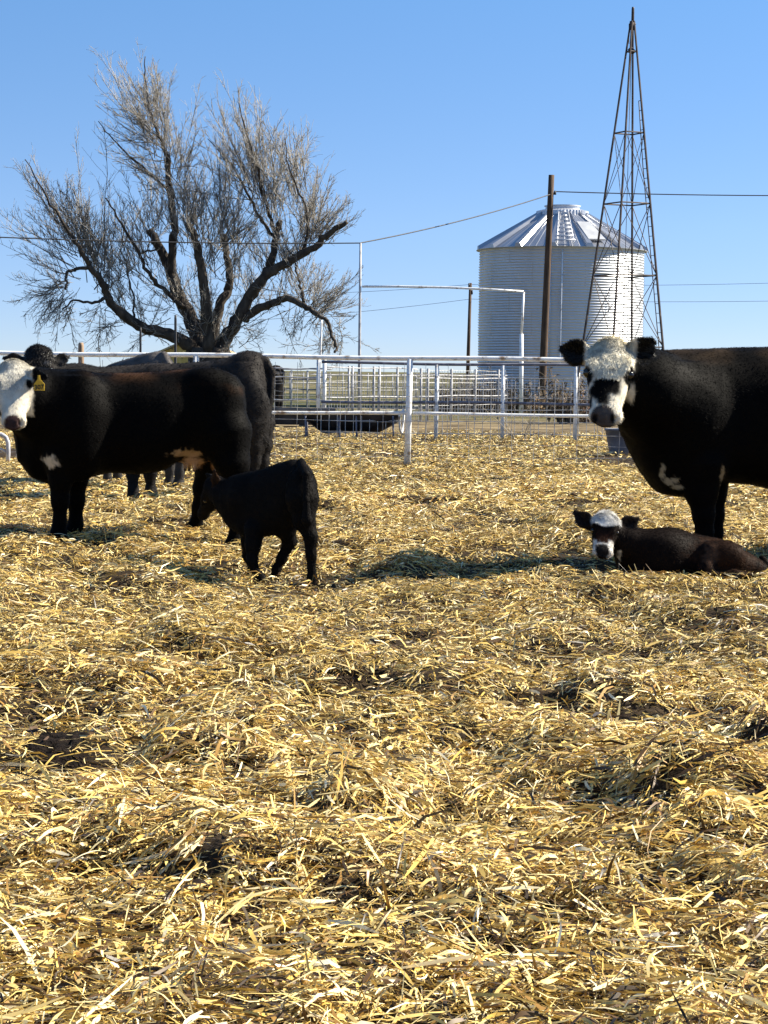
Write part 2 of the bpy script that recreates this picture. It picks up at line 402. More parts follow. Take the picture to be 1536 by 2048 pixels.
zones = [(3.6, 7, 8200, .95, 1.05, 3, 1, None), (7, 12, 5400, .92, 1.12, 3, 2, None), (12, 20, 3600, .9, 1.2, 2, 3, None), (3.6, 7, 5000, 1., 1., 1, 13, None, True), (7, 13, 3200, 1.2, 1.2, 1, 14, None, True), (13, 20, 1300, 1.6, 1.7, 1, 15, None, True),
         (20, 31, 1900, 1.0, 1.7, 2, 4, None), (31, 50, 750, 1.0, 2.1, 2, 5, 50)]
VV = []; FF = []; CC = []; off = 0
for z in zones:
    v, f, c = straw_zone(*z)
    VV.append(v); FF.append(f+off); CC.append(c); off += len(v)
tag(mesh_np('straw', np.concatenate(VV), np.concatenate(FF), M['straw'], col=np.concatenate(CC)), 'golden loose straw bedding spread over the whole yard', 'straw', kind='stuff')
print('straw verts', off)

# ------------------------------------------------------------------ animals: one continuous skin from a distance field
class SDF:
    def __init__(s): s.p = []
    def add(s, fn, lo, hi, k, op='u'): s.p.append((fn, np.asarray(lo, float), np.asarray(hi, float), k, op)); return s
    def cone(s, a, b, ra, rb, k=.05, flat=None, op='u'):
        a = np.asarray(a, float); b = np.asarray(b, float); ab = b-a; L2 = max(ab @ ab, 1e-9)
        r = max(ra, rb)*1.0
        def fn(x, y, z):
            px, py, pz = x-a[0], y-a[1], z-a[2]
            t = np.clip((px*ab[0]+py*ab[1]+pz*ab[2])/L2, 0, 1)
            dx, dy, dz = px-t*ab[0], py-t*ab[1], pz-t*ab[2]
            d2 = dx*dx+dy*dy+dz*dz
            if flat is not None:
                ax, q = flat
                c = dx*ax[0]+dy*ax[1]+dz*ax[2]
                d2 = d2 + c*c*(1/(q*q)-1)
            return np.sqrt(d2) - (ra+(rb-ra)*t)
        m_ = r+k+.03
        return s.add(fn, np.minimum(a, b)-m_, np.maximum(a, b)+m_, k, op)
    def chain(s, pts, k=.05, flat=None):
        for (a, ra), (b_, rb) in zip(pts[:-1], pts[1:]): s.cone(a, b_, ra, rb, k, flat)
        return s
    def ell(s, c, axes, rad, k=.05, op='u'):
        c = np.asarray(c, float); A = np.asarray(axes, float); rad = np.asarray(rad, float)
        def fn(x, y, z):
            px, py, pz = x-c[0], y-c[1], z-c[2]
            q = 0
            for i in range(3): q = q + ((px*A[i, 0]+py*A[i, 1]+pz*A[i, 2])/rad[i])**2
            q = np.sqrt(q)
            return (q-1)*rad.min()*.75
        m_ = rad.max()+k+.03
        return s.add(fn, c-m_, c+m_, k, op)
    def loft(s, cen, d, nl, up, sta, k=.06, ex=2.3):
        """sta rows: s, centre offset lateral, centre offset up, half width, half top, half bottom"""
        sta = np.asarray(sta, float); ss = np.linspace(sta[0, 0], sta[-1, 0], 240)
        tab = []
        for j in range(1, 6):
            v = np.interp(ss, sta[:, 0], sta[:, j]); w = 13; kk = np.hanning(w+2)[1:-1]; kk /= kk.sum()
            v = np.convolve(np.pad(v, w//2, mode='reflect', reflect_type='odd'), kk, 'valid'); tab.append(v)
        for j in (2, 3, 4): tab[j] = np.maximum(tab[j], .012)
        cen = np.asarray(cen, float)
        def fn(x, y, z):
            px, py, pz = x-cen[0], y-cen[1], z-cen[2]
            S = px*d[0]+py*d[1]+pz*d[2]; Lt = px*nl[0]+py*nl[1]+pz*nl[2]; U = px*up[0]+py*up[1]+pz*up[2]
            Sc = np.clip(S, ss[0], ss[-1])
            co, cu, w, ht, hb = [np.interp(Sc, ss, t) for t in tab]
            Lt = Lt-co; U = U-cu
            h = np.where(U > 0, ht, hb)
            q = ((np.abs(Lt)/w)**ex + (np.abs(U)/h)**ex)**(1/ex)
            f = (q-1)*np.minimum(w, np.minimum(ht, hb))
            return np.maximum(f, np.abs(S-Sc)-.01+np.minimum(f, 0)*.3)
        rr = max(tab[2].max(), tab[3].max(), tab[4].max()) + .1
        pts = np.array([cen + np.asarray(d)*a + np.asarray(nl)*c0 + np.asarray(up)*c1_ for a, c0, c1_ in zip(ss, tab[0], tab[1])])
        return s.add(fn, pts.min(0)-rr, pts.max(0)+rr, k)
    def mesh(s, h, seed=0, namp=.006, nsc=7.):
        lo = np.min([p[1] for p in s.p], 0); hi = np.max([p[2] for p in s.p], 0)
        n3 = np.ceil((hi-lo)/h).astype(int)+2
        F = np.full(n3, .25, np.float32)
        ax = [lo[i]+h*np.arange(n3[i]) for i in range(3)]
        for fn, a, b_, k, op in s.p:
            i0 = np.maximum(((a-lo)/h).astype(int), 0); i1 = np.minimum(np.ceil((b_-lo)/h).astype(int)+1, n3)
            sl_ = tuple(slice(i0[i], i1[i]) for i in range(3))
            x, y, z = ax[0][sl_[0]][:, None, None], ax[1][sl_[1]][None, :, None], ax[2][sl_[2]][None, None, :]
            g = fn(x, y, z).astype(np.float32); f = F[sl_]
            if op == 'u':
                hh = np.maximum(k-np.abs(f-g), 0)/k; F[sl_] = np.minimum(f, g)-hh*hh*k*.25
            else:
                g = -g; hh = np.maximum(k-np.abs(f-g), 0)/k; F[sl_] = np.maximum(f, g)+hh*hh*k*.25
        if namp:
            x, y, z = np.meshgrid(*[a[::2] for a in ax], indexing='ij')
            nn = (fbm3(x*nsc*.6, y*nsc, z*nsc*.8, seed, 2)-.5).astype(np.float32)
            nn = nn.repeat(2, 0).repeat(2, 1).repeat(2, 2)[:n3[0], :n3[1], :n3[2]]
            for a in range(3): nn = .5*nn + .25*np.roll(nn, 1, a) + .25*np.roll(nn, -1, a)
            F += namp*2*nn
        F[0] = F[-1] = .25; F[:, 0] = F[:, -1] = .25; F[:, :, 0] = F[:, :, -1] = .25
        v, q = surface_nets(F, lo, h)
        return v, q
def surface_nets(F, lo, h):
    S = F < 0
    c = [S[dx:S.shape[0]-1+dx, dy:S.shape[1]-1+dy, dz:S.shape[2]-1+dz] for dx in (0, 1) for dy in (0, 1) for dz in (0, 1)]
    tot = np.zeros(c[0].shape, np.int8)
    for a in c: tot += a
    act = (tot > 0) & (tot < 8)
    I = np.argwhere(act); idx = np.full(act.shape, -1, np.int64); idx[act] = np.arange(len(I))
    acc = np.zeros((len(I), 3)); cnt = np.zeros(len(I))
    cor = [(dx, dy, dz) for dx in (0, 1) for dy in (0, 1) for dz in (0, 1)]
    val = {k_: F[I[:, 0]+k_[0], I[:, 1]+k_[1], I[:, 2]+k_[2]] for k_ in cor}
    for a in cor:
        for ax in range(3):
            if a[ax] == 0:
                b_ = list(a); b_[ax] = 1; b_ = tuple(b_)
                fa, fb = val[a], val[b_]; m_ = (fa < 0) != (fb < 0)
                t = np.where(m_, fa/np.where(m_, fa-fb, 1), 0)
                p = np.tile(np.array(a, float), (len(I), 1)); p[:, ax] += t
                acc[m_] += p[m_]; cnt[m_] += 1
    v = lo + h*(I + acc/cnt[:, None])
    Q = []
    for ax in range(3):
        a1, a2 = (ax+1) % 3, (ax+2) % 3
        s0 = [slice(None)]*3; s1 = [slice(None)]*3
        s0[ax] = slice(0, -1); s1[ax] = slice(1, None)
        A, B = S[tuple(s0)], S[tuple(s1)]
        E = np.argwhere(A != B)
        E = E[(E[:, a1] > 0) & (E[:, a2] > 0) & (E[:, a1] < S.shape[a1]-1) & (E[:, a2] < S.shape[a2]-1)]
        d1 = np.zeros(3, int); d1[a1] = 1; d2 = np.zeros(3, int); d2[a2] = 1
        g = lambda e: idx[e[:, 0], e[:, 1], e[:, 2]]
        q = np.stack([g(E-d1-d2), g(E-d2), g(E), g(E-d1)], 1)
        fl = ~A[E[:, 0], E[:, 1], E[:, 2]]
        q[fl] = q[fl][:, ::-1]
        Q.append(q)
    return v, np.concatenate(Q)
def vnormals(v, q):
    n_ = np.zeros_like(v); fn = np.cross(v[q[:, 2]]-v[q[:, 0]], v[q[:, 3]]-v[q[:, 1]])
    for k in range(4): np.add.at(n_, q[:, k], fn)
    return n_/(np.linalg.norm(n_, axis=1, keepdims=True)+1e-12)
def hairs(v, q, vn, N, ln, wd, flow, colf, seed=0, lift=.35, mask=None, curl=0., clump=0.):
    """short hair blades standing off the skin; returns verts, tris/quads, colours"""
    g = np.random.default_rng(seed)
    ar = np.linalg.norm(np.cross(v[q[:, 2]]-v[q[:, 0]], v[q[:, 3]]-v[q[:, 1]]), axis=1)
    if mask is not None: ar = ar*mask(v[q].mean(1))
    fi = g.choice(len(q), N, p=ar/ar.sum())
    w = g.dirichlet((1, 1, 1, 1), N)
    p = (v[q[fi]]*w[:, :, None]).sum(1); nn = (vn[q[fi]]*w[:, :, None]).sum(1); nn /= np.linalg.norm(nn, axis=1, keepdims=True)+1e-9
    fl = flow(p) + g.normal(0, .25, (N, 3))
    if clump: fl = fl + clump*np.stack([fbm3(p[:, 0]*22, p[:, 1]*22, p[:, 2]*22, 5+k, 2)-.5 for k in range(3)], 1)*2
    fl = fl-nn*(fl*nn).sum(1, keepdims=True); fl /= np.linalg.norm(fl, axis=1, keepdims=True)+1e-9
    l_ = ln*g.uniform(.5, 1.3, N)[:, None]
    d1 = fl+nn*(lift*1.5); d1 /= np.linalg.norm(d1, axis=1, keepdims=True)
    d2 = fl+nn*lift*.4 + (g.normal(0, curl, (N, 3)) if curl else 0); d2 /= np.linalg.norm(d2, axis=1, keepdims=True)
    sd_ = np.cross(fl, nn)+g.normal(0, .3, (N, 3)); sd_ /= np.linalg.norm(sd_, axis=1, keepdims=True)
    p0 = p-nn*.003; p1 = p0+d1*l_*.5; p2 = p1+d2*l_*.5
    V = np.stack([p0-sd_*wd/2, p0+sd_*wd/2, p1-sd_*wd*.4, p1+sd_*wd*.4, p2], 1)
    b_ = np.arange(N)[:, None]*5
    c = colf(p)*g.uniform(.7, 1.25, (N, 1))
    return V.reshape(-1, 3), b_+np.array([[0, 1, 3, 2]]), b_+np.array([[2, 3, 4]]), np.repeat(c, 5, 0)

HEADST = [(-.10, .00, .09, .05, .08), (-.03, .0, .155, .10, .14), (.08, .0, .195, .135, .19), (.20, .0, .21, .15, .225), (.32, 0, .212, .15, .24), (.45, 0, .185, .13, .235),
          (.58, 0, .155, .112, .195), (.70, 0, .138, .102, .15), (.80, 0, .14, .10, .125), (.89, 0, .155, .10, .13), (.955, 0, .15, .088, .13), (1.0, 0, .125, .062, .105), (1.035, 0, .06, .02, .05)]
def add_head(S, poll, muz, dorsal, wm=1., dm=1., k=.04):
    poll = np.asarray(poll, float); muz = np.asarray(muz, float); L = np.linalg.norm(muz-poll); f = (muz-poll)/L
    r = nrm(np.cross(dorsal, f)); u = nrm(np.cross(f, r))
    if r[0] < 0: r = -r
    S.loft(poll, f, r, u, [(t*L, 0, c*L, w*L*wm, a*L*dm, b_*L*dm) for t, c, w, a, b_ in HEADST], k, 2.25)
    A = np.array([f, r, u])
    at = lambda t, l_, v_: poll + f*t*L + r*l_*L*wm + u*v_*L*dm
    for sg in (-1, 1):
        S.ell(at(.31, sg*.155, .085), A, np.array([.10, .07, .06])*L, .03)          # brow
        S.ell(at(.52, sg*.12, -.05), A, np.array([.17, .055, .09])*L, .03)          # cheek
        S.ell(at(.37, sg*.205, .045), A, np.array([.055, .03, .04])*L, .015, 's')   # eye socket
        S.ell(at(.985, sg*.085, .035), A, np.array([.05, .034, .028])*L, .012, 's') # nostril
    S.ell(at(0, 0, .06), A, np.array([.09, .11, .1])*L, .05)                        # poll knob
    S.cone(at(1.0, -.12, -.06), at(1.0, .12, -.06), .008*L, .008*L, .012, op='s') # mouth line
    return dict(poll=poll, L=L, f=f, r=r, u=u, at=at, wm=wm, dm=dm)
def hcoord(H, p):
    d = p-H['poll']; return d @ H['f']/H['L'], d @ H['r']/(H['L']*H['wm']), d @ H['u']/(H['L']*H['dm'])
def add_ear(S, base, tip, wid, th=.018, front=(0, -1, .1), k=.025):
    S.ears = getattr(S, 'ears', []) + [(np.array(base, float), np.array(tip, float), wid)]
    base = np.asarray(base, float); tip = np.asarray(tip, float); a = nrm(tip-base); fr = np.asarray(front, float)
    fr = nrm(fr-a*(fr @ a)); c = np.cross(a, fr); L = np.linalg.norm(tip-base)
    fl = (fr, min(.9, th*2.0/wid*1.6))
    S.cone(base-a*.04, base+a*L*.12, wid*.26, wid*.30, k)
    S.cone(base+a*L*.05, base+a*L*.42, wid*.34, wid*.50, k, fl)
    S.cone(base+a*L*.42, base+a*L*.88, wid*.50, wid*.17, k, fl)
    S.ell(base+a*L*.50+fr*th*1.7, [a, c, fr], [L*.36, wid*.33, th*1.3], .01, 's')
def eyes(H, root, rad=.055):
    el = H.get('el', .192)
    for sg in (-1, 1):
        bm = MB(); c = H['at'](.37, sg*el, .042+(.192-el)*1.2); r_ = rad*H['L']
        bm.grid([[c + r_*np.array([math.sin(a)*math.cos(b2), math.sin(a)*math.sin(b2), math.cos(a)]) for b2 in np.linspace(0, 2*math.pi, 17)] for a in np.linspace(.02, math.pi-.02, 10)])
        bm.build('eye', M['eye'], root)
def hoof(px, py, Y, sink=.0):
    p = P(px, py, Y); p[2] = float(gz(p[0], p[1]))-sink; return p
def body(S, sta, Y0, Y1, k=.06, ex=2.35):
    """sta rows: px, ytop, ybottom, half width in metres; body axis runs from Y0 to Y1"""
    a = np.array(sta, float); x0, x1 = a[0, 0], a[-1, 0]
    rows = []; pts = []
    for px, yt, yb, hw in a:
        Y = Y0+(Y1-Y0)*(px-x0)/(x1-x0); t = P(px, yt, Y); b_ = P(px, yb, Y); pts.append((t, b_, hw))
    d = pts[-1][0]-pts[0][0]; d[2] = 0; d = nrm(d); nl = np.array([-d[1], d[0], 0]); up = np.array([0, 0, 1.])
    c0 = pts[0][0]*1.; c0[2] = 0
    for t, b_, hw in pts:
        m_ = .5*(t+b_); m_ = b_+(t-b_)*.47
        rows.append(((m_-c0) @ d, (m_-c0) @ nl, m_[2], hw, t[2]-m_[2], m_[2]-b_[2]))
    S.loft(c0, d, nl, up, rows, k, ex); return d, nl
BLACK = np.array([.0024, .0021, .002])
def coat_fn(base, patches=(), back=None, H=None, headf=None, seed=0):
    def fn(p):
        c = np.tile(np.asarray(base, float), (len(p), 1))
        n1 = fbm3(p[:, 0]*5, p[:, 1]*5, p[:, 2]*5, seed, 3)
        c *= (.7+.6*n1)[:, None]
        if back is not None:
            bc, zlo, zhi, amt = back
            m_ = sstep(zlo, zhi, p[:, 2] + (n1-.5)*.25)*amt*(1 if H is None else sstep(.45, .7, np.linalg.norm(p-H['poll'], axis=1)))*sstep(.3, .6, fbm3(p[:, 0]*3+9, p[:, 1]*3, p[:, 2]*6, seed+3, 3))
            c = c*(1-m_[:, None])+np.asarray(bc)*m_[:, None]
        for cen, rad, colr, ed in patches:
            dd = np.linalg.norm((p-cen)/np.asarray(rad), axis=1) + ((fbm3(p[:, 0]*11, p[:, 1]*11, p[:, 2]*11, seed+7, 3)-.5)*1.6+(fbm3(p[:, 0]*42, p[:, 1]*20, p[:, 2]*42, seed+8, 2)-.5)*1.5)*ed
            m_ = (1-sstep(.6, 1.15, dd))[:, None]
            c = c*(1-m_)+np.asarray(colr)*m_
        if H is not None:
            t, l_, v_ = hcoord(H, p)
            c = headf(p, t, l_, v_, c)
        return c
    return fn
def finish(name, S, h, cf, label, cat, group, H=None, fur=(20000, .028, .004), flow=(.9, 0, -.45), fore=None, seed=0, namp=.006, loc=None, ears=None):
    v, q = S.mesh(h, seed, namp)
    vn = vnormals(v, q)
    if loc is None:
        loc = (float((v[:, 0].min()+v[:, 0].max())/2), float((v[:, 1].min()+v[:, 1].max())/2), 0.)
        loc = (loc[0], loc[1], float(gz(loc[0], loc[1])))
    root = thing(name, loc, label, cat, group)
    org = np.array(loc)
    fl = (lambda p: np.tile(np.array(flow, float), (len(p), 1)))
    def flf(p):
        a = fl(p)
        if H is not None:
            t, l_, v_ = hcoord(H, p); m_ = (1-sstep(.5, .9, np.sqrt(l_**2*4+(t-.45)**2*1.5+v_**2*4)))[:, None]
            a = a*(1-m_)+(H['f']*.5)[None]*m_
        return a
    hv, hq, ht, hc = hairs(v, q, vn, fur[0], fur[1], fur[2], flf, cf, seed)
    hq = hq+len(v); ht = ht+len(v)
    sm = np.concatenate([np.ones(len(q), bool), np.zeros(len(hq)+len(ht), bool)])
    ob = mesh_np('body', np.concatenate([v, hv])-org, [np.concatenate([q, hq]), ht], M['coat'], root, np.concatenate([cf(v), hc]), smooth=sm)
    if fore is not None:
        msk, N, ln, wd, cur, cl, colr, lift = fore
        def mk(p):
            t, l_, v_ = hcoord(H, p); return msk(t, l_, v_)
        fv, fq, ft, fc = hairs(v, q, vn, N, ln, wd, lambda p: np.tile(H['f']*.8, (len(p), 1)) + (p-H['at'](.05, 0, 0))*2.5, lambda p: np.tile(np.array(colr), (len(p), 1))*(.45+1.0*fbm3(p[:, 0]*24, p[:, 1]*24, p[:, 2]*24, 3, 2))[:, None], seed+5, lift, mk, cur, cl)
        mesh_np('forelock', fv-org, [fq, ft], M['hair'], root, fc)
    if H is not None: eyes(H, root)
    ears = getattr(S, 'ears', None) if H is not None else None
    if ears:
        ev, ef, et, ec, o_ = [], [], [], [], 0
        for b_, t_, wd in ears:
            b_ = np.asarray(b_, float); t_ = np.asarray(t_, float); a = t_-b_; L_ = np.linalg.norm(a); a = a/L_
            def mk(p):
                d = p-b_; s_ = d @ a; r_ = np.linalg.norm(d-np.outer(s_, a), axis=1)
                return ((s_ > L_*.15) & (s_ < L_*1.1) & (r_ < wd*.62)).astype(float)
            def fle(p):
                d = p-b_; s_ = d @ a; o = d-np.outer(s_, a); return a[None]*.7+o/(np.linalg.norm(o, axis=1, keepdims=True)+1e-6)*1.1
            if mk(v[q].mean(1)).sum() < 20: continue
            x1, x2, x3, x4 = hairs(v, q, vn, int(2200*(wd/.15)), wd*.13, fur[2]*.9, fle, cf, seed+9, .4, mk)
            ev.append(x1); ef.append(x2+o_); et.append(x3+o_); ec.append(x4); o_ += len(x1)
        if ev: tag(mesh_np('ear_hair', np.concatenate(ev)-org, [np.concatenate(ef), np.concatenate(et)], M['hair'], root, np.concatenate(ec)), kind='stuff')
    return root

NX = np.array([0, 1., 0])
WHITE = np.array([.68, .62, .50])
# ---- black white-faced cow with the yellow tag, left
def cow_left():
    S = SDF(); Y = 16.4
    body(S, [(38, 805, 925, .10), (60, 772, 955, .20), (95, 748, 968, .27), (150, 744, 960, .30), (215, 746, 945, .32), (280, 746, 948, .345), (330, 743, 940, .34),
             (372, 739, 908, .30), (425, 738, 892, .28), (455, 746, 890, .26), (472, 766, 885, .19), (481, 798, 865, .09)], 16.3, 16.62)
    S.chain([(P(118, 830, 16.3), .37), (P(62, 800, 16.15), .26), (P(38, 785, 16.05), .17)], .08)
    S.ell(P(140, 860, 16.12), np.eye(3), [.2, .12, .3], .08)
    S.ell(P(441, 845, 16.42), np.eye(3), [.20, .15, .33], .1); S.ell(P(388, 815, 16.0), np.eye(3), [.14, .10, .2], .12, 's'); S.ell(P(165, 840, 16.12), np.eye(3), [.10, .09, .28], .16)
    S.ell(P(405, 760, 16.4), np.eye(3), [.1, .08, .07], .08)        # hook bone
    S.ell(P(470, 785, 16.5), np.eye(3), [.05, .09, .07], .08)       # pin bone
    # front legs
    for x, hx, yy, y2 in ((118, 116, 16.12, 1072), (150, 148, 16.55, 1066)):
        S.chain([(P(x+4, 915, yy), .13), (P(x+3, 960, yy), .085), (P(x+2, 1000, yy), .064), (P(x+1, 1045, yy), .046), (hoof(hx+1, y2, yy)+[0, 0, .05], .055), (hoof(hx-1, y2, yy-.02)+[0, 0, .03], .06)], .045)
    # hind legs: far one set forward, near one back
    S.chain([(P(440, 870, 16.75), .18), (P(418, 925, 16.8), .115), (P(404, 975, 16.85), .065), (P(398, 1015, 16.9), .05), (hoof(390, 1055, 16.95)+[0, 0, .06], .052), (hoof(384, 1060, 16.93)+[0, 0, .03], .06)], .05)
    S.chain([(P(455, 870, 16.42), .2), (P(465, 925, 16.38), .13), (P(478, 985, 16.38), .07), (P(474, 1030, 16.4), .048), (hoof(468, 1075, 16.4)+[0, 0, .05], .055), (hoof(462, 1078, 16.38)+[0, 0, .03], .06)], .05)
    S.ell(P(385, 905, 16.55), np.eye(3), [.15, .12, .10], .05)      # udder
    for dx, dy in ((-14, -.06), (4, -.06), (-6, .06), (12, .06)):
        S.cone(P(385+dx, 925, 16.55+dy), P(384+dx, 941, 16.55+dy), .018, .012, .02)
    # tail hugging the rump
    S.chain([(P(466, 760, 16.5), .035), (P(480, 778, 16.48), .03), (P(483, 850, 16.44), .025), (P(488, 930, 16.42), .022), (P(488, 990, 16.42), .035), (P(487, 1015, 16.42), .01)], .025)
    poll = P(27, 737, 16.05); muz = P(27, 852, 15.72)
    H = add_head(S, poll, muz, (.12, -1, .4), 1.18, 1.0); H['el'] = .172
    add_ear(S, P(54, 750, 15.98), P(98, 754, 15.80), .11, .016, (-.3, -1, 0))
    add_ear(S, P(-4, 752, 16.02), P(-40, 750, 16.05), .10)
    noeye = lambda t, l_: np.sqrt(((t-.37)/.09)**2+((np.abs(l_)-.185)/.07)**2) > 1
    def hf(p, t, l_, v_, c):
        nz_ = (fbm3(p[:, 0]*16, p[:, 1]*16, p[:, 2]*16, 4, 3)-.5)
        face = (1-sstep(.98, 1.05, t))*sstep(-.10, -.04, t)*(1-sstep(.215, .245, np.abs(l_)+.05*nz_))*sstep(-.22, -.16, v_+nz_*.05)
        w = WHITE*(.92+.35*nz_[:, None])
        g = sstep(.12, .2, nz_)*.4*(1-sstep(.3, .5, t)); w = w*(1-g[:, None])+np.array([.25, .2, .14])*g[:, None]
        c = c*(1-face[:, None])+w*face[:, None]
        eye = 1-sstep(.7, 1.1, np.sqrt(((t-.375)/.075)**2+((np.abs(l_)-.19)/.045)**2)); c = c*(1-eye[:, None])+BLACK*1.5*eye[:, None]
        nose = (1-sstep(.85, 1.05, np.sqrt(((t-.98)/.11)**2+((l_+.012)/.105)**2)+nz_*.3))*sstep(-.04, -.02, v_)*(np.abs(l_) < .3)
        c = c*(1-nose[:, None])+np.array([.05, .03, .028])*nose[:, None]
        return c
    pt = [(P(103, 924, 16.05), (.09, .35, .05), (.62, .52, .38), .8), (P(374, 906, 16.4), (.105, .4, .036), (.36, .24, .13), .8), (P(385, 925, 16.55), (.10, .2, .07), (.42, .27, .17), .5), (P(428, 930, 16.6), (.03, .3, .06), (.3, .16, .08), .6)]
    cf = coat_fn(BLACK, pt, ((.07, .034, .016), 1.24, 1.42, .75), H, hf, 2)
    fore = (lambda t, l_, v_: ((t > -.1) & (t < .45) & (np.abs(l_) < .19) & (v_ > .02) & noeye(t, l_)).astype(float)*(1.2-t), 11000, .028, .0028, .15, .35, (.80, .75, .63), .3)
    root = finish('cow', S, .0135, cf, 'black cow with white face and yellow ear tag, standing sideways at the left', 'cow', 'black adult cows in the yard', H, (60000, .024, .003), fore=fore, seed=2)
    # ear tag
    tg = MB(); c = P(78, 770, 15.74); s_ = 1/252.
    def q2(x, y, dy=0): return c + np.array([x*s_, dy + .004*y/10, -y*s_])
    prof = [(-2, -19), (2, -19), (2.5, -11), (11, -2), (10, 11), (-10, 10), (-9.5, -2), (-2.5, -11)]
    f0 = [q2(x, y, -.004) for x, y in prof]; f1 = [q2(x, y, .004) for x, y in prof]
    tg.face(f0[::-1]); tg.face(f1)
    for i in range(8): j = (i+1) % 8; tg.face([f0[i], f0[j], f1[j], f1[i]])
    to = tg.build('ear_tag', M['tag_yellow'], root)
    fc = bpy.data.curves.new('tag_number', 'FONT'); fc.body = '307'; fc.size = 12.5*s_; fc.align_x = 'CENTER'; fc.align_y = 'CENTER'; fc.extrude = .0006; fc.offset = .0012
    f_t = bpy.data.objects.new('font_source', fc); COL.objects.link(f_t); bpy.context.view_layer.update(); tm_ = bpy.data.meshes.new_from_object(f_t); bpy.data.objects.remove(f_t)
    tm_.materials.clear(); tm_.materials.append(M['ink']); fo = bpy.data.objects.new('tag_number', tm_); COL.objects.link(fo)
    fo.parent = to; fo.location = (Vector((q2(.3, 4.5, -.0075)))-Vector(root.location)); fo.rotation_euler = (R(90), R(-3), 0)
    bt = MB(); bt.tube([q2(0, -17, -.012), q2(0, -17, .01)], .009, 8); bt.build('tag_button', M['tag_yellow'], to).location = (0, 0, 0)
    return root
cow_left()

# ---- black cow behind, head above the first cow's back
def cow_behind():
    S = SDF()
    body(S, [(185, 765, 850, .12), (205, 745, 875, .22), (240, 735, 890, .30), (290, 728, 895, .34), (360, 727, 895, .35), (430, 721, 885, .33), (490, 708, 872, .30), (518, 713, 860, .25), (532, 735, 845, .17), (540, 765, 815, .07)], 21.5, 21.1)
    S.chain([(P(250, 800, 21.4), .32), (P(160, 775, 21.2), .22), (P(100, 752, 21.05), .15)], .09)
    S.ell(P(495, 820, 20.9), np.eye(3), [.22, .14, .33], .1); S.ell(P(500, 720, 21.2), np.eye(3), [.14, .2, .09], .06)
    for x, yy, y2 in ((265, 21.35, 1004), (300, 21.75, 1000)):
        S.chain([(P(x-2, 860, yy), .14), (P(x, 905, yy), .09), (P(x, 945, yy), .066), (P(x+1, 980, yy), .048), (hoof(x+1, y2, yy)+[0, 0, .06], .055), (hoof(x-1, y2, yy-.02)+[0, 0, .03], .062)], .045)
    for x, yy, y2 in ((503, 20.95, 1008), (520, 21.35, 1000)):
        S.chain([(P(x-6, 850, yy), .19), (P(x+2, 890, yy), .11), (P(x+5, 920, yy), .068), (P(x+1, 960, yy), .048), (hoof(x, y2, yy)+[0, 0, .06], .055), (hoof(x-4, y2, yy-.02)+[0, 0, .03], .062)], .045)
    S.chain([(P(530, 722, 21.1), .05), (P(544, 745, 21.08), .035), (P(542, 800, 21.0), .026), (P(532, 855, 20.95), .03), (P(527, 880, 20.95), .05), (P(524, 908, 20.95), .015)], .03)
    H = add_head(S, P(78, 708, 21.0), P(72, 800, 20.7), (.05, -1, .4), 1.2, 1.0)
    S.ell(P(80, 708, 21.05), np.eye(3), [.11, .1, .085], .06)
    add_ear(S, P(44, 722, 21.0), P(3, 716, 21.05), .13); add_ear(S, P(110, 722, 21.0), P(140, 714, 21.05), .12)
    def hf(p, t, l_, v_, c):
        m_ = 1-sstep(.7, 1.1, np.sqrt(((t-.28)/.05)**2+((l_-.14)/.05)**2)); return c*(1-m_[:, None])+np.array([.2, .19, .18])*m_[:, None]
    cf = coat_fn(np.array([.019, .0175, .017]), (), ((.045, .038, .034), 1.25, 1.45, .7), H, hf, 12)  # black coat lightened to grey to paint in its sheen; dusty top
    fore = (lambda t, l_, v_: ((t > -.15) & (t < .35) & (np.abs(l_) < .2)).astype(float), 2500, .05, .006, .5, .6, (.012, .01, .009), .5)
    return finish('cow', S, .017, cf, 'all-black cow standing just behind the tagged cow, its black head facing the camera', 'cow', 'black adult cows in the yard', H, (22000, .034, .006), fore=fore, seed=12, namp=.009)
cb = cow_behind()

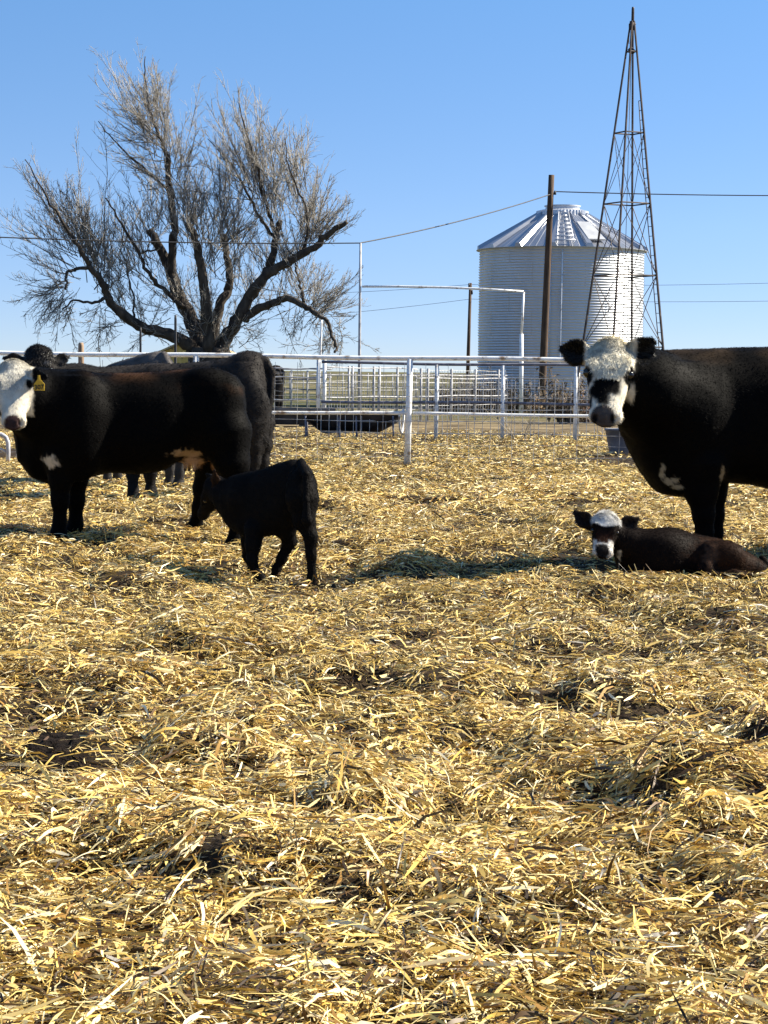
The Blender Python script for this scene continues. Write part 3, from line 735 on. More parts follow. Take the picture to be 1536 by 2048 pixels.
# ---- greyish cow further back, only its back and a leg show
def cow_far():
    S = SDF()
    body(S, [(165, 770, 850, .12), (190, 742, 875, .26), (230, 728, 885, .33), (270, 715, 888, .34), (300, 706, 888, .33), (318, 703, 880, .28), (330, 718, 868, .2), (340, 745, 850, .09)], 25.4, 24.0)
    S.chain([(P(215, 800, 25.2), .3), (P(165, 850, 25.4), .2), (P(140, 900, 25.5), .14)], .1)
    H = add_head(S, P(138, 890, 25.4), P(120, 955, 25.2), (-.8, -.3, .6), 1.0, 1.0)
    add_ear(S, P(145, 893, 25.2), P(160, 905, 25.0), .1); add_ear(S, P(135, 893, 25.6), P(140, 900, 25.9), .1)
    for x, yy in ((215, 25.0), (235, 25.4)):
        S.chain([(P(x, 860, yy), .14), (P(x, 895, yy), .085), (P(x, 925, yy), .06), (hoof(x, 960, yy)+[0, 0, .1], .05), (hoof(x, 970, yy)+[0, 0, .03], .062)], .045)
    S.chain([(P(322, 810, 24.1), .22), (P(345, 865, 24.05), .14), (P(361, 905, 24.0), .07), (P(359, 945, 24.0), .052), (hoof(357, 970, 24.0)+[0, 0, .06], .056), (hoof(353, 977, 23.97)+[0, 0, .03], .064)], .05)
    S.chain([(P(315, 810, 24.4), .2), (P(330, 865, 24.5), .13), (P(342, 905, 24.5), .07), (P(340, 940, 24.5), .05), (hoof(338, 960, 24.5)+[0, 0, .06], .056), (hoof(335, 970, 24.5)+[0, 0, .03], .062)], .05)
    S.chain([(P(328, 712, 24.1), .05), (P(342, 740, 24.0), .035), (P(348, 830, 23.95), .028), (P(350, 880, 23.95), .04), (P(350, 900, 23.95), .012)], .03)
    cf = coat_fn(np.array([.045, .042, .04]), (), ((.11, .10, .095), 1.3, 1.5, .8), None, None, 22)  # grey coat and paler back paint in sunlit sheen along with the dust
    r = finish('cow', S, .022, cf, 'dusty grey-black cow farthest back by the fence, only its back and one leg showing', 'cow', 'black adult cows in the yard', None, (9000, .03, .007), seed=22, namp=.008)
    eyes(H, r); return r
cow_far()

# ---- black cow with black-patched white face, right
def cow_right():
    S = SDF(); Y = 15.5
    body(S, [(1250, 770, 865, .10), (1275, 722, 930, .22), (1315, 704, 985, .31), (1368, 699, 994, .35), (1430, 697, 962, .38), (1500, 694, 968, .42), (1580, 692, 985, .45), (1680, 695, 985, .45), (1750, 702, 955, .40), (1800, 712, 915, .33), (1835, 740, 890, .22), (1850, 790, 870, .08)], 15.4, 15.75)
    S.chain([(P(1345, 820, 15.35), .42), (P(1290, 780, 15.15), .30), (P(1252, 752, 15.05), .19)], .09)
    S.ell(P(1385, 870, 15.2), np.eye(3), [.24, .13, .36], .14)
    S.ell(P(1770, 850, 15.45), np.eye(3), [.28, .2, .36], .1)
    for x, yy, y2 in ((1404, 15.2, 1098), (1424, 15.72, 1090)):
        S.chain([(P(x+2, 930, yy), .16), (P(x, 985, yy), .105), (P(x+3, 1030, yy), .074), (P(x+5, 1065, yy), .058), (hoof(x+4, y2, yy)+[0, 0, .05], .06), (hoof(x, y2, yy-.02)+[0, 0, .03], .066)], .05)
    for x, yy, y2 in ((1800, 15.4, 1095), (1770, 15.95, 1085)):
        S.chain([(P(x-20, 880, yy), .22), (P(x-5, 945, yy), .13), (P(x+14, 1000, yy), .075), (P(x+8, 1055, yy), .052), (hoof(x+5, y2, yy)+[0, 0, .05], .058), (hoof(x, y2, yy-.02)+[0, 0, .03], .064)], .05)
    S.ell(P(1690, 965, 15.65), np.eye(3), [.17, .15, .12], .05)
    S.chain([(P(1825, 715, 15.7), .05), (P(1850, 750, 15.7), .036), (P(1856, 860, 15.68), .026), (P(1852, 950, 15.66), .045), (P(1850, 990, 15.66), .012)], .03)
    poll = P(1221, 700, 15.0); muz = P(1210, 843, 14.62)
    H = add_head(S, poll, muz, (-.10, -1, .38), 1.22, .95)
    add_ear(S, P(1178, 712, 15.0), P(1119, 694, 15.0), .19, .02, (0, -1, -.2)); add_ear(S, P(1262, 718, 14.98), P(1309, 678, 14.94), .19, .02, (0, -1, -.2))
    def hf(p, t, l_, v_, c):
        nz_ = (fbm3(p[:, 0]*15, p[:, 1]*15, p[:, 2]*15, 4, 3)-.5)
        face = (1-sstep(.99, 1.06, t))*sstep(-.16, -.09, t)*(1-sstep(.225, .25, np.abs(l_)+.05*nz_))*sstep(-.27, -.2, v_+nz_*.05)
        w = WHITE*(.95+.35*nz_[:, None]); c = c*(1-face[:, None])+w*face[:, None]
        def sp(tc_, lc, rt, rl, col_=BLACK*1.4):
            nonlocal c
            m_ = (1-sstep(.68, 1.15, np.sqrt(((t-tc_)/rt)**2+((l_-lc)/rl)**2)+nz_*1.1))[:, None]*(v_ > -.3)[:, None]*(np.abs(l_) < .34)[:, None]
            c = c*(1-m_)+np.asarray(col_)*m_
        sp(.44, -.21, .13, .095); sp(.36, .20, .08, .06); sp(.45, .17, .06, .04)
        sp(.60, -.055, .18, .10); sp(.56, .06, .13, .075); sp(.74, -.04, .12, .085); sp(.12, .03, .055, .05, (.04, .035, .03)); sp(.8, -.15, .12, .03)
        nose = (1-sstep(.85, 1.05, np.sqrt(((t-.97)/.135)**2+((l_+.022)/.118)**2)+nz_*.35))*sstep(-.045, -.025, v_)*(np.abs(l_) < .3)
        c = c*(1-nose[:, None])+np.array([.06, .05, .045])*(.7+.8*(nz_[:, None]+.5))*nose[:, None]
        ns = 1-sstep(.6, 1.1, np.sqrt(((t-.99)/.05)**2+((np.abs(l_+.015)-.078)/.028)**2)); ns = (ns*(v_ > -.03))[:, None]
        c = c*(1-ns)+np.array([.006, .005, .005])*ns
        return c
    pt = [(P(1330, 940, 15.0), (.02, .5, .075), (.34, .29, .2), .9), (P(1346, 964, 15.0), (.045, .5, .03), (.34, .29, .2), 1.0), (P(1361, 976, 15.0), (.035, .5, .016), (.34, .29, .2), .9), (P(1440, 948, 15.2), (.024, .4, .07), (.30, .21, .11), .6)]
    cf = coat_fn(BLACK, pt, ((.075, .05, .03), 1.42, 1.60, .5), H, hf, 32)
    fore = (lambda t, l_, v_: ((t > -.14) & (t < .46) & (np.abs(l_) < .19-.2*np.maximum(t-.3, 0)*3) & (v_ > -.02)).astype(float)*(1.3-t), 11000, .046, .0036, .26, 1.0, (.80, .74, .58), .32)
    r = finish('cow', S, .0135, cf, 'large black cow with black patches on its white face, standing at the right edge', 'cow', 'black adult cows in the yard', H, (75000, .026, .003), fore=fore, seed=32)
    return r
cow_right()

# ---- calf lying in the straw
def calf_lying():
    S = SDF(); Y = 14.2
    body(S, [(1240, 1082, 1135, .08), (1270, 1064, 1152, .15), (1325, 1060, 1164, .20), (1390, 1068, 1168, .21), (1440, 1078, 1168, .20), (1480, 1098, 1164, .16), (1515, 1117, 1160, .11), (1538, 1138, 1158, .05)], 14.25, 14.45, .05)
    S.chain([(P(1290, 1105, 14.25), .13), (P(1250, 1085, 14.2), .105), (P(1226, 1068, 14.18), .085)], .05)
    S.ell(P(1447, 1116, 14.16), np.eye(3), [.15, .10, .12], .035); S.ell(P(1345, 1072, 14.28), np.eye(3), [.08, .06, .05], .05); S.ell(P(1316, 1112, 14.14), np.eye(3), [.13, .08, .13], .12)
    S.chain([(P(1420, 1105, 14.15), .07), (P(1412, 1140, 14.08), .06), (P(1424, 1156, 14.05), .04), (P(1470, 1150, 14.05), .028), (P(1500, 1152, 14.08), .03)], .035)
    S.chain([(P(1290, 1136, 14.16), .07), (P(1262, 1150, 14.1), .04), (P(1290, 1156, 13.98), .03), (P(1320, 1158, 14.0), .028)], .03)
    S.chain([(P(1525, 1120, 14.45), .03), (P(1545, 1140, 14.42), .022), (P(1530, 1158, 14.3), .018), (P(1500, 1162, 14.2), .03)], .02)
    poll = P(1212, 1040, 14.16); muz = P(1205, 1110, 13.97)
    H = add_head(S, poll, muz, (-.05, -1, .45), 1.42, 1.1, .03)
    add_ear(S, P(1184, 1052, 14.16), P(1146, 1022, 14.2), .11, .012, (0, -1, .15), .02); add_ear(S, P(1240, 1058, 14.16), P(1279, 1036, 14.2), .115, .012, (.1, -1, .15), .02)
    def hf(p, t, l_, v_, c):
        nz_ = (fbm3(p[:, 0]*26, p[:, 1]*26, p[:, 2]*26, 4, 3)-.5)
        top = (1-sstep(.22, .27, t+nz_*.15+.35*np.maximum(np.abs(l_)-.04, 0)))*sstep(-.22, -.14, t)*(1-sstep(.2, .24, np.abs(l_)))*sstep(-.12, -.05, v_)
        c = c*(1-top[:, None])+np.array([.78, .77, .74])*top[:, None]
        hd = (t > .2)&(t < 1.06)&(np.abs(l_) < .3)
        br = (sstep(.3, .6, t)*(1-sstep(.7, .8, t))*(1-sstep(.1, .16, np.abs(l_)))*hd*.7)[:, None]
        c = c*(1-br)+np.array([.045, .018, .01])*br
        lat = np.where(l_ > 0, sstep(.05, .09, l_+.10*nz_), sstep(.10, .13, -l_+.08*nz_))
        mz = sstep(.62, .72, t+nz_*.25)*lat*hd
        mz = np.maximum(mz, sstep(.70, .73, t+nz_*.08)*(1-sstep(.755, .785, t+nz_*.08))*hd*.9)
        mz = np.maximum(mz, hd*(t > .78)*sstep(.03, .06, -v_+nz_*.06)*.95)[:, None]
        c = c*(1-mz)+np.array([.66, .62, .56])*mz
        nose = (1-sstep(.85, 1.08, np.sqrt(((t-.93)/.17)**2+((l_+.015)/.118)**2)+nz_*.25))*sstep(-.055, -.03, v_)*hd; nose = nose[:, None]
        c = c*(1-nose)+np.array([.012, .010, .010])*nose
        return c
    pt = [(P(1470, 1110, 14.2), (.28, .5, .17), (.024, .012, .0075), .8), (P(1422, 1115, 14.0), (.05, .3, .1), (.06, .034, .022), .8)]
    cf = coat_fn(np.array([.010, .0066, .0055]), pt, None, H, hf, 42)
    fore = (lambda t, l_, v_: ((t > -.2) & (t < .24-.4*np.maximum(np.abs(l_)-.04, 0)) & (np.abs(l_) < .2) & (v_ > -.08)).astype(float), 11000, .038, .0026, .25, .6, (.82, .81, .78), .6)
    return finish('calf', S, .0085, cf, 'dark brown calf with a white fluffy head top lying in the straw', 'calf', 'calves in the straw', H, (40000, .024, .0026), fore=fore, seed=42, namp=.005)
calf_lying()

# ---- calf standing under the left cow
def calf_standing():
    S = SDF()
    d, nl = body(S, [(448, 975, 1030, .06), (466, 953, 1056, .11), (500, 943, 1076, .13), (530, 937, 1073, .138), (560, 926, 1066, .135), (588, 919, 1050, .125), (610, 930, 1030, .10), (624, 955, 1010, .05)], 14.95, 14.4, .05)
    S.chain([(P(490, 995, 14.8), .15), (P(455, 990, 14.98), .11), (P(432, 978, 15.1), .085)], .05)
    S.ell(P(600, 985, 14.32), np.eye(3), [.1, .09, .17], .06)
    S.chain([(P(508, 1060, 14.62), .075), (P(506, 1090, 14.6), .05), (P(503, 1122, 14.58), .036), (P(514, 1148, 14.56), .026), (hoof(521, 1160, 14.55)+[0, 0, .03], .03), (hoof(523, 1165, 14.53)+[0, 0, .02], .034)], .03)
    S.chain([(P(500, 1060, 14.9), .075), (P(498, 1085, 14.92), .05), (P(496, 1112, 14.95), .036), (P(504, 1135, 14.95), .026), (hoof(508, 1150, 14.95)+[0, 0, .03], .03), (hoof(510, 1152, 14.93)+[0, 0, .02], .034)], .03)
    S.chain([(P(585, 1010, 14.6), .11), (P(570, 1052, 14.62), .075), (P(580, 1082, 14.66), .042), (P(564, 1115, 14.68), .030), (P(553, 1138, 14.68), .028), (hoof(549, 1148, 14.68)+[0, 0, .02], .034)], .03)
    S.chain([(P(605, 1000, 14.3), .11), (P(608, 1040, 14.28), .075), (P(621, 1072, 14.25), .045), (P(622, 1110, 14.25), .030), (hoof(624, 1155, 14.25)+[0, 0, .06], .027), (hoof(626, 1166, 14.24)+[0, 0, .02], .034)], .03)
    S.chain([(P(602, 926, 14.4), .03), (P(612, 950, 14.2), .026), (P(612, 1000, 14.14), .02), (P(614, 1040, 14.13), .035), (P(616, 1062, 14.13), .01)], .02)
    poll = P(431, 968, 15.1); muz = P(404, 1030, 15.32)
    H = add_head(S, poll, muz, (-.9, -.05, .45), 1.05, 1.05, .03)
    add_ear(S, P(432, 975, 14.98), P(428, 935, 14.9), .06, .012, (.2, -1, 0), .02); add_ear(S, P(428, 965, 15.2), P(410, 945, 15.3), .06, .012, (-.8, -.5, 0), .02)
    def hf(p, t, l_, v_, c):
        return c
    pt = [(P(429, 955, 14.95), (.05, .12, .08), (.05, .026, .014), .4)]
    cf = coat_fn(np.array([.008, .007, .0065]), pt, None, H, hf, 52)
    return finish('calf', S, .0085, cf, 'small black calf standing with its head under the tagged cow', 'calf', 'calves in the straw', H, (45000, .024, .0028), seed=52, namp=.006, flow=(.6, -.3, -.6))
calf_standing()

# a cow far beyond the fence, seen past the rump of the black cow
def copy_tree(o, parent=None):
    c = o.copy(); COL.objects.link(c)
    if parent is not None: c.parent = parent; c.matrix_parent_inverse = o.matrix_parent_inverse
    for ch in list(o.children): copy_tree(ch, c)
    return c
c2_ = copy_tree(cb); c2_.location = (PX(540, 62)-.97, 62, -.01)
tag(c2_, 'small distant black cow beyond the fence, mostly hidden behind a nearer rump', 'cow', 'black adult cows in the yard')

# ------------------------------------------------------------------ front pipe fence
YF = 30.6
def rail_pt(px, py, Y=YF): return P(px, py, Y)
def front_fence():
    posts = [-36, 392, 820, 1292, 1740]
    base = rail_pt(820, 932); root = thing('pipe_fence', (float(base[0]), YF, 0.), 'long white pipe fence with wire mesh crossing behind the cows', 'fence')
    top = lambda px: 706+.0125*px; mid = lambda px: 818+.0115*px
    for p_ in posts:
        t = rail_pt(p_, top(p_)+2); b_ = rail_pt(p_, 925); b_[2] = -.1
        b_[0] = t[0]-.02
        MB().tube([b_, t], .047, 12).build('post', M['white_pipe'], root)
    xs = np.linspace(-140, 1790, 40)
    jig = lambda x, s: 1.2*math.sin(x*.011+s)
    MB().tube([rail_pt(x, top(x)+jig(x, 0), YF-.0) for x in xs], .036, 10).build('top_rail', M['white_pipe'], root)
    for a, b_ in zip(posts[:-1], posts[1:]):
        xm = np.linspace(a+6, b_-6, 12)
        MB().tube([rail_pt(x, mid(x)+jig(x, 2)*.8) for x in xm], .027, 10).build('middle_rail', M['white_pipe'], root)
    w = MB(); z0, z1 = .12, 1.52
    xl = PX(-140, YF); xr = PX(1790, YF)
    for x in np.arange(xl, xr, .318):
        w.tube([(x+.01*math.sin(x*7), YF-.055, z0-.1), (x+.012*math.sin(x*9+1), YF-.055, .8), (x+.01*math.sin(x*5+2), YF-.055, z1)], .0042, 4, False)
    for k, z in enumerate((.15, .33, .50, .67, .86, 1.04, 1.20, 1.36)):
        pts = [(x, YF-.06, z+.012*math.sin(x*2.3+k*1.7)-.0125*x*1.0*.0) for x in np.linspace(xl, xr, 70)]
        w.tube(pts, .004, 4, False)
    w.build('wire_mesh', M['wire'], root)
front_fence()
# ------------------------------------------------------------------ pens beyond
def panel(name, label, pxs, pxe, Ys, Ye, posts, rails, rp, rr, mp_, mr, group, mesh=None, zt=1.55, wirer=.006):
    """posts: fractions along; rails: heights"""
    a = np.array([PX(pxs, Ys), Ys, 0]); b_ = np.array([PX(pxe, Ye), Ye, 0])
    root = thing(name, tuple((.5*(a+b_)).tolist()), label, 'fence', group)
    at = lambda f, z: a+(b_-a)*f+np.array([0, 0, z])
    for f in posts: MB().tube([at(f, -.1), at(f, zt)], rp, 8).build('post', mp_, root)
    for z in rails: MB().tube([at(f, z+.012*math.sin(f*9+z*5)) for f in np.linspace(0, 1, 14)], rr, 8).build('rail', mr, root)
    if mesh:
        sx_, zs = mesh; w = MB(); Ln = np.linalg.norm(b_-a); n_ = int(Ln/sx_); o2 = np.cross(nrm(b_-a), [0, 0, 1])*-.04
        for i in range(n_+1): w.tube([at(i/n_, .05)+o2, at(i/n_, zs[-1])+o2], wirer, 4, False)
        for z in zs: w.tube([at(f, z+.008*math.sin(f*20+z*9))+o2 for f in np.linspace(0, 1, 12)], wirer, 4, False)
        w.build('wire_mesh', M['wire'], root)
    return root
G = 'pipe pens beyond the front fence'
pt_ = lambda *px: None
def fr(px, s, e): return (px-s)/(e-s)
panel('pipe_fence', 'second mesh fence with three white posts in front of the grain bin', 640, 1330, 42, 42.6, [fr(v, 640, 1330) for v in (868, 1000, 1146, 1290)], (1.57, .78), .042, .032, M['white_pipe'], M['dark_rail'], G, (.165, [.15, .4, .65, .88, 1.08, 1.3]), wirer=.008)
panel('pipe_fence', 'pen panel left of the pipe gateway with paired thick white posts', 540, 660, 60, 60, [fr(634, 540, 660), fr(646, 540, 660)], (1.45, 1.2, .55), .06, .022, M['white_pipe'], M['dull_pipe'], G, (.3, [.2, .5, .8, 1.1, 1.3]), 1.72)
panel('pipe_fence', 'pale pen panel running back behind the dark trough', 646, 830, 61, 66, [fr(v, 646, 830) for v in (692, 699, 741, 752, 789)], (1.5, 1.28, .62), .04, .02, M['dull_pipe'], M['dull_pipe'], G, (.16, [.2, .45, .9, 1.1]), 1.55, .007)
panel('pipe_fence', 'far left pen panel of thin pale pipes beside the black rump', 520, 640, 72, 72, [fr(v, 520, 640) for v in (548, 558, 580, 612)], (1.45, 1.1, .75, .4), .035, .022, M['dull_pipe'], M['dark_rail'], G, (.4, [.25, .55, .9, 1.2]), 1.4, .008)
panel('pipe_fence', 'pale pen panel left of the utility pole with sagging white rails', 828, 1010, 58, 63, [fr(v, 828, 1010) for v in (838, 851, 896, 944, 992)], (1.32, 1.22, .72), .035, .018, M['dull_pipe'], M['dull_pipe'], G, (.16, [.2, .45, .9, 1.1, 1.45]), 1.5, .008)
panel('pipe_fence', 'farthest low white rail fence across the pasture', 560, 1000, 105, 120, [fr(v, 560, 1000) for v in range(575, 1000, 24)], (1.2, .8, .4), .035, .018, M['dull_pipe'], M['dull_pipe'], G, None, 1.3)

# gateway of tall pipes
def gateway():
    Y = 66; b0 = P(718, 826, Y); root = thing('pipe_gateway', (float(b0[0]), Y, 0.), 'tall white pipe gateway frame left of the grain bin', 'gateway')
    t0 = P(721, 486, Y); b0[2] = 0
    MB().tube([b0, P(719, 700, Y), P(720, 590, Y), t0], [.055, .05, .042, .036], 8).build('tall_post', M['grey_pipe'], root)
    b1 = P(1042, 826, Y); b1[2] = 0
    MB().tube([P(1043, 668, Y), P(1047, 584, Y)], .042, 8).build('post', M['white_pipe'], root)
    MB().tube([b1, P(1043, 668, Y)], .068, 10).build('post_sleeve', M['white_pipe'], root)
    MB().tube([P(724, 573, Y), P(800, 573, Y), P(900, 575, Y), P(980, 579, Y), P(1047, 583, Y)], .038, 8).build('crossbar', M['white_pipe'], root)
gateway()
def simple_post(name, label, cat, px, yt, pxb, Y, r0, r1, mat, group=None):
    b_ = P(pxb, 740+CAM_H*FPX/Y, Y); b_[2] = 0
    root = thing(name, (float(b_[0]), Y, 0.), label, cat, group)
    t = P(px, yt, Y); return root, b_, t
def post_thing(name, label, cat, px, yt, pxb, Y, r0, r1, mat, group=None):
    b_ = P(pxb, 740+CAM_H*FPX/Y, Y); b_[2] = -.1; t = P(px, yt, Y)
    o = MB().tube([b_+(t-b_)*f for f in (0, .35, .7, .96, 1)], [r0, r0+(r1-r0)*.35, r0+(r1-r0)*.7, r1, r1*.8], 8).build(name, mat, None, b_)
    return tag(o, label, cat, group)
post_thing('pipe_post', 'thin pale leaning pipe post under the right drooping tree branch', 'post', 643, 640, 637, 62, .035, .03, M['white_pipe'])
post_thing('pipe_post', 'black thin pipe post standing just left of the tree trunk', 'post', 351, 630, 351, 70, .05, .045, M['black_wire'])
post_thing('pipe_post', 'short black pipe post farther left of the tree trunk', 'post', 281, 655, 281, 71, .045, .04, M['black_wire'])
post_thing('wooden_post', 'short weathered wooden post behind the left end of the fence', 'post', 162, 685, 163, 50, .075, .07, M['old_wood'])

# utility poles and wires
def utility_pole():
    Y = 77; b_ = P(1082, 822, Y); b_[2] = -.2; t = P(1103, 350, Y)
    root = thing('utility_pole', (float(b_[0]), Y, 0.), 'thick leaning brown wooden utility pole in front of the grain bin', 'pole', 'utility poles')
    MB().tube([b_+(t-b_)*f for f in np.linspace(0, 1, 8)], list(np.linspace(.15, .108, 8)), 12).build('shaft', M['pole_wood'], root)
    c = P(1109, 384, Y-.0); MB().tube([c+[-.05, 0, -.06], c+[.03, 0, -.06]], .03, 8).tube([c+[.02, 0, -.1], c+[.02, 0, -.02], c+[.02, 0, .05]], [.05, .045, .03], 8).build('insulator', M['black_wire'], root)
utility_pole()
def far_pole():
    Y = 150; b_ = P(934, 790, Y); b_[2] = -.2; t = P(941, 566, Y)
    root = thing('utility_pole', (float(b_[0]), Y, 0.), 'thin dark distant utility pole left of the grain bin', 'pole', 'utility poles')
    MB().tube([b_, t], [.15, .11], 8).build('shaft', M['pole_wood'], root)
    c = P(941, 575, Y); MB().tube([c+[-.12, -.1, 0], c+[-.12, -.1, .3]], .06, 6).build('insulator', M['black_wire'], root); MB().tube([c+[.12, -.1, -.5], c+[.12, -.1, -.2]], .06, 6).build('insulator', M['black_wire'], root)
far_pole()
def wire(label, pts, Ys, r, group='overhead wires', sag=0.):
    q = [P(x, y, Y) for (x, y), Y in zip(pts, Ys)]; path = []
    for a, b_ in zip(q[:-1], q[1:]):
        for f in np.linspace(0, 1, 14)[(1 if path else 0):]:
            p = a+(b_-a)*f; p[2] -= sag*4*f*(1-f); path.append(p)
    o = MB().tube(path, r, 5, False).build('overhead_wire', M['black_wire'], None, q[0]); return tag(o, label, 'wire', group)
wire('black overhead wire from the left edge past the bare tree to the gateway post', [(-260, 462), (720, 486)], [60, 66], .02, sag=.12)
wire('black overhead wire rising from the gateway post to the brown utility pole', [(720, 486), (1103, 388)], [66, 77], .02, sag=.12)
wire('black overhead wire from the brown utility pole to the right edge', [(1109, 383), (1900, 388)], [77, 80], .021, sag=.1)
wire('upper faint distant wire crossing behind the grain bin', [(300, 590), (941, 569), (1900, 552)], [150, 150, 150], .014, sag=.3)
wire('lower faint distant wire crossing behind the grain bin', [(300, 650), (941, 598), (1900, 592)], [150, 150, 150], .014, sag=.3)

# ------------------------------------------------------------------ grain bin
def grain_bin():
    Y = 84.; cx = float(P(1121, 640, Y)[0]); Rr = 163/FPX*Y; c0 = np.array([cx, Y, 0])
    root = thing('grain_bin', (float(cx), Y, 0.), 'corrugated galvanised grain bin with ribbed conical roof', 'grain bin')
    ze = P(1121, 502, Y)[2]
    NS = 300; pitch = .106; amp = .0135
    zs = np.arange(0, ze, pitch/12); an = np.linspace(0, 2*np.pi, NS, endpoint=False)
    rr_ = Rr+amp*np.sin(2*np.pi*zs/pitch)
    V_ = np.stack([np.outer(rr_, np.cos(an)), np.outer(rr_, np.sin(an)), np.repeat(zs[:, None], NS, 1)], -1).reshape(-1, 3)
    ix = np.arange(len(zs)*NS).reshape(len(zs), NS); nx_ = np.roll(ix, -1, 1)
    mesh_np('wall', V_, np.stack([ix[:-1], nx_[:-1], nx_[1:], ix[1:]], -1).reshape(-1, 4), M['galv'], root, smooth=True)
    # vertical sheet seams with bolts, part of the sheet pattern
    sm = MB()
    for k in range(int(ze/(pitch*9))+1):
        z0 = k*pitch*9; z1 = min(z0+pitch*9, ze-.02)
        for s in range(10):
            a = 2*math.pi*(s+(.5 if k % 2 else 0))/10+.2
            for z in np.arange(z0+.05, z1, pitch):
                sm.box(c0+[(Rr+.022)*math.cos(a), (Rr+.022)*math.sin(a), z], (.03, .03, .03))
    tag(sm.build('seam_bolts', M['galv_dull'], root), kind='stuff')
    # roof
    Re = Rr+.13; Rc = 46/FPX*Y; zc = P(1121, 427, Y)[2]; NP = 15; rows = [[], [], [], []]
    rf = MB()
    def rp(a, f, h=0.):
        r_ = Re+(Rc-Re)*f; return c0+[r_*math.cos(a), r_*math.sin(a), ze-.02+(zc-ze)*f+h]
    off = R(-90)+R(11)
    for k in range(NP):
        a0 = off+2*math.pi*k/NP; da = 2*math.pi/NP
        prof = [(0, 0), (.02, .16), (.17, .16), (.23, 0), (.40, .0), (.42, .018), (.44, 0), (.60, 0), (.62, .018), (.64, 0), (.80, 0), (.82, .018), (.84, 0), (1, 0)]
        rr_ = []
        for f in (0, .5, 1): rr_.append([rp(a0+da*u, f, h_*(1-.35*f)) for u, h_ in prof])
        rf.grid(rr_, False)
        rf.face([rp(a0, 0), *[rp(a0+da*u, 0, h_) for u, h_ in prof[1:4]]])
    rf.build('roof', M['galv_roof'], root)
    ev = MB(); ev.grid([[c0+[r_*math.cos(a), r_*math.sin(a), z] for a in np.linspace(0, 2*math.pi, 61)] for r_, z in ((Rr-.05, ze-.04), (Re+.005, ze-.03), (Re+.005, ze-.005))], True); ev.build('eave', M['galv_dull'], root)
    cp = MB(); rows = []
    for r_, z in ((Rc+.12, zc-.10), (Rc+.10, zc+.08), (Rc-.25, zc+.17), (Rc-.25, zc+.26), (Rc-.2, zc+.27), (Rc-.2, zc+.31), (.01, zc+.33)):
        rows.append([c0+[(r_+(.018*math.cos(k*math.pi) if r_ > Rc else 0))*math.cos(a), (r_+(.018*math.cos(k*math.pi) if r_ > Rc else 0))*math.sin(a), z] for k, a in enumerate(np.linspace(0, 2*math.pi, 97)[:-1])])
    cp.grid(rows, False, True); cp.build('roof_cap', M['galv'], root)
    # roof ladder rungs and rails
    al = R(-90)-R(2.5)
    ld = MB()
    for f in np.linspace(.07, .9, 8): ld.tube([rp(al-.12*(1-.45*f)*1.0, f, .16), rp(al+.12*(1-.45*f), f, .16)], .03, 6)
    for s in (-.1, .1): ld.tube([rp(al+s, .02, .13), rp(al+s*1.7, .92, .13)], .02, 6)
    ld.build('roof_ladder', M['galv'], root)
    ah = R(-90)+R(21)
    ht = MB(); a_, b_, c_, d_ = rp(ah-.12, .12, .1), rp(ah+.12, .12, .1), rp(ah+.15, .62, .1), rp(ah-.15, .62, .1)
    up = nrm(np.cross(b_-a_, d_-a_)); 
    ht.face([a_+up*.06, b_+up*.06, c_+up*.06, d_+up*.06])
    for p_, q_ in ((a_, b_), (b_, c_), (c_, d_), (d_, a_)): ht.face([p_, q_, q_+up*.06, p_+up*.06])
    ht.build('roof_hatch', M['galv_dull'], root)
    # wall ladder and white tube
    w = MB()
    def wp(px, z, out): 
        s = (px-1121)/163; a = math.asin(s); return c0+[(Rr+out)*math.sin(a), -(Rr+out)*math.cos(a), z]
    for px in (1079, 1088): w.tube([wp(px, .4, .1), wp(px, ze-.1, .1)], .02, 6)
    for z in np.arange(.6, ze-.2, .3): w.tube([wp(1079, z, .1), wp(1088, z, .1)], .012, 5)
    w.build('wall_ladder', M['galv_dull'], root)
    MB().tube([wp(1109, ze-.15, .06), wp(1108, 1.9, .06), wp(1107.5, 1.75, .12)], .03, 8).build('temperature_pipe', M['white_pipe'], root)
    mh = MB()
    mh.tube([wp(1145, z, .05) for z in (.5, 1.5)], .02, 6); mh.build('door_rail', M['galv_dull'], root)
grain_bin()

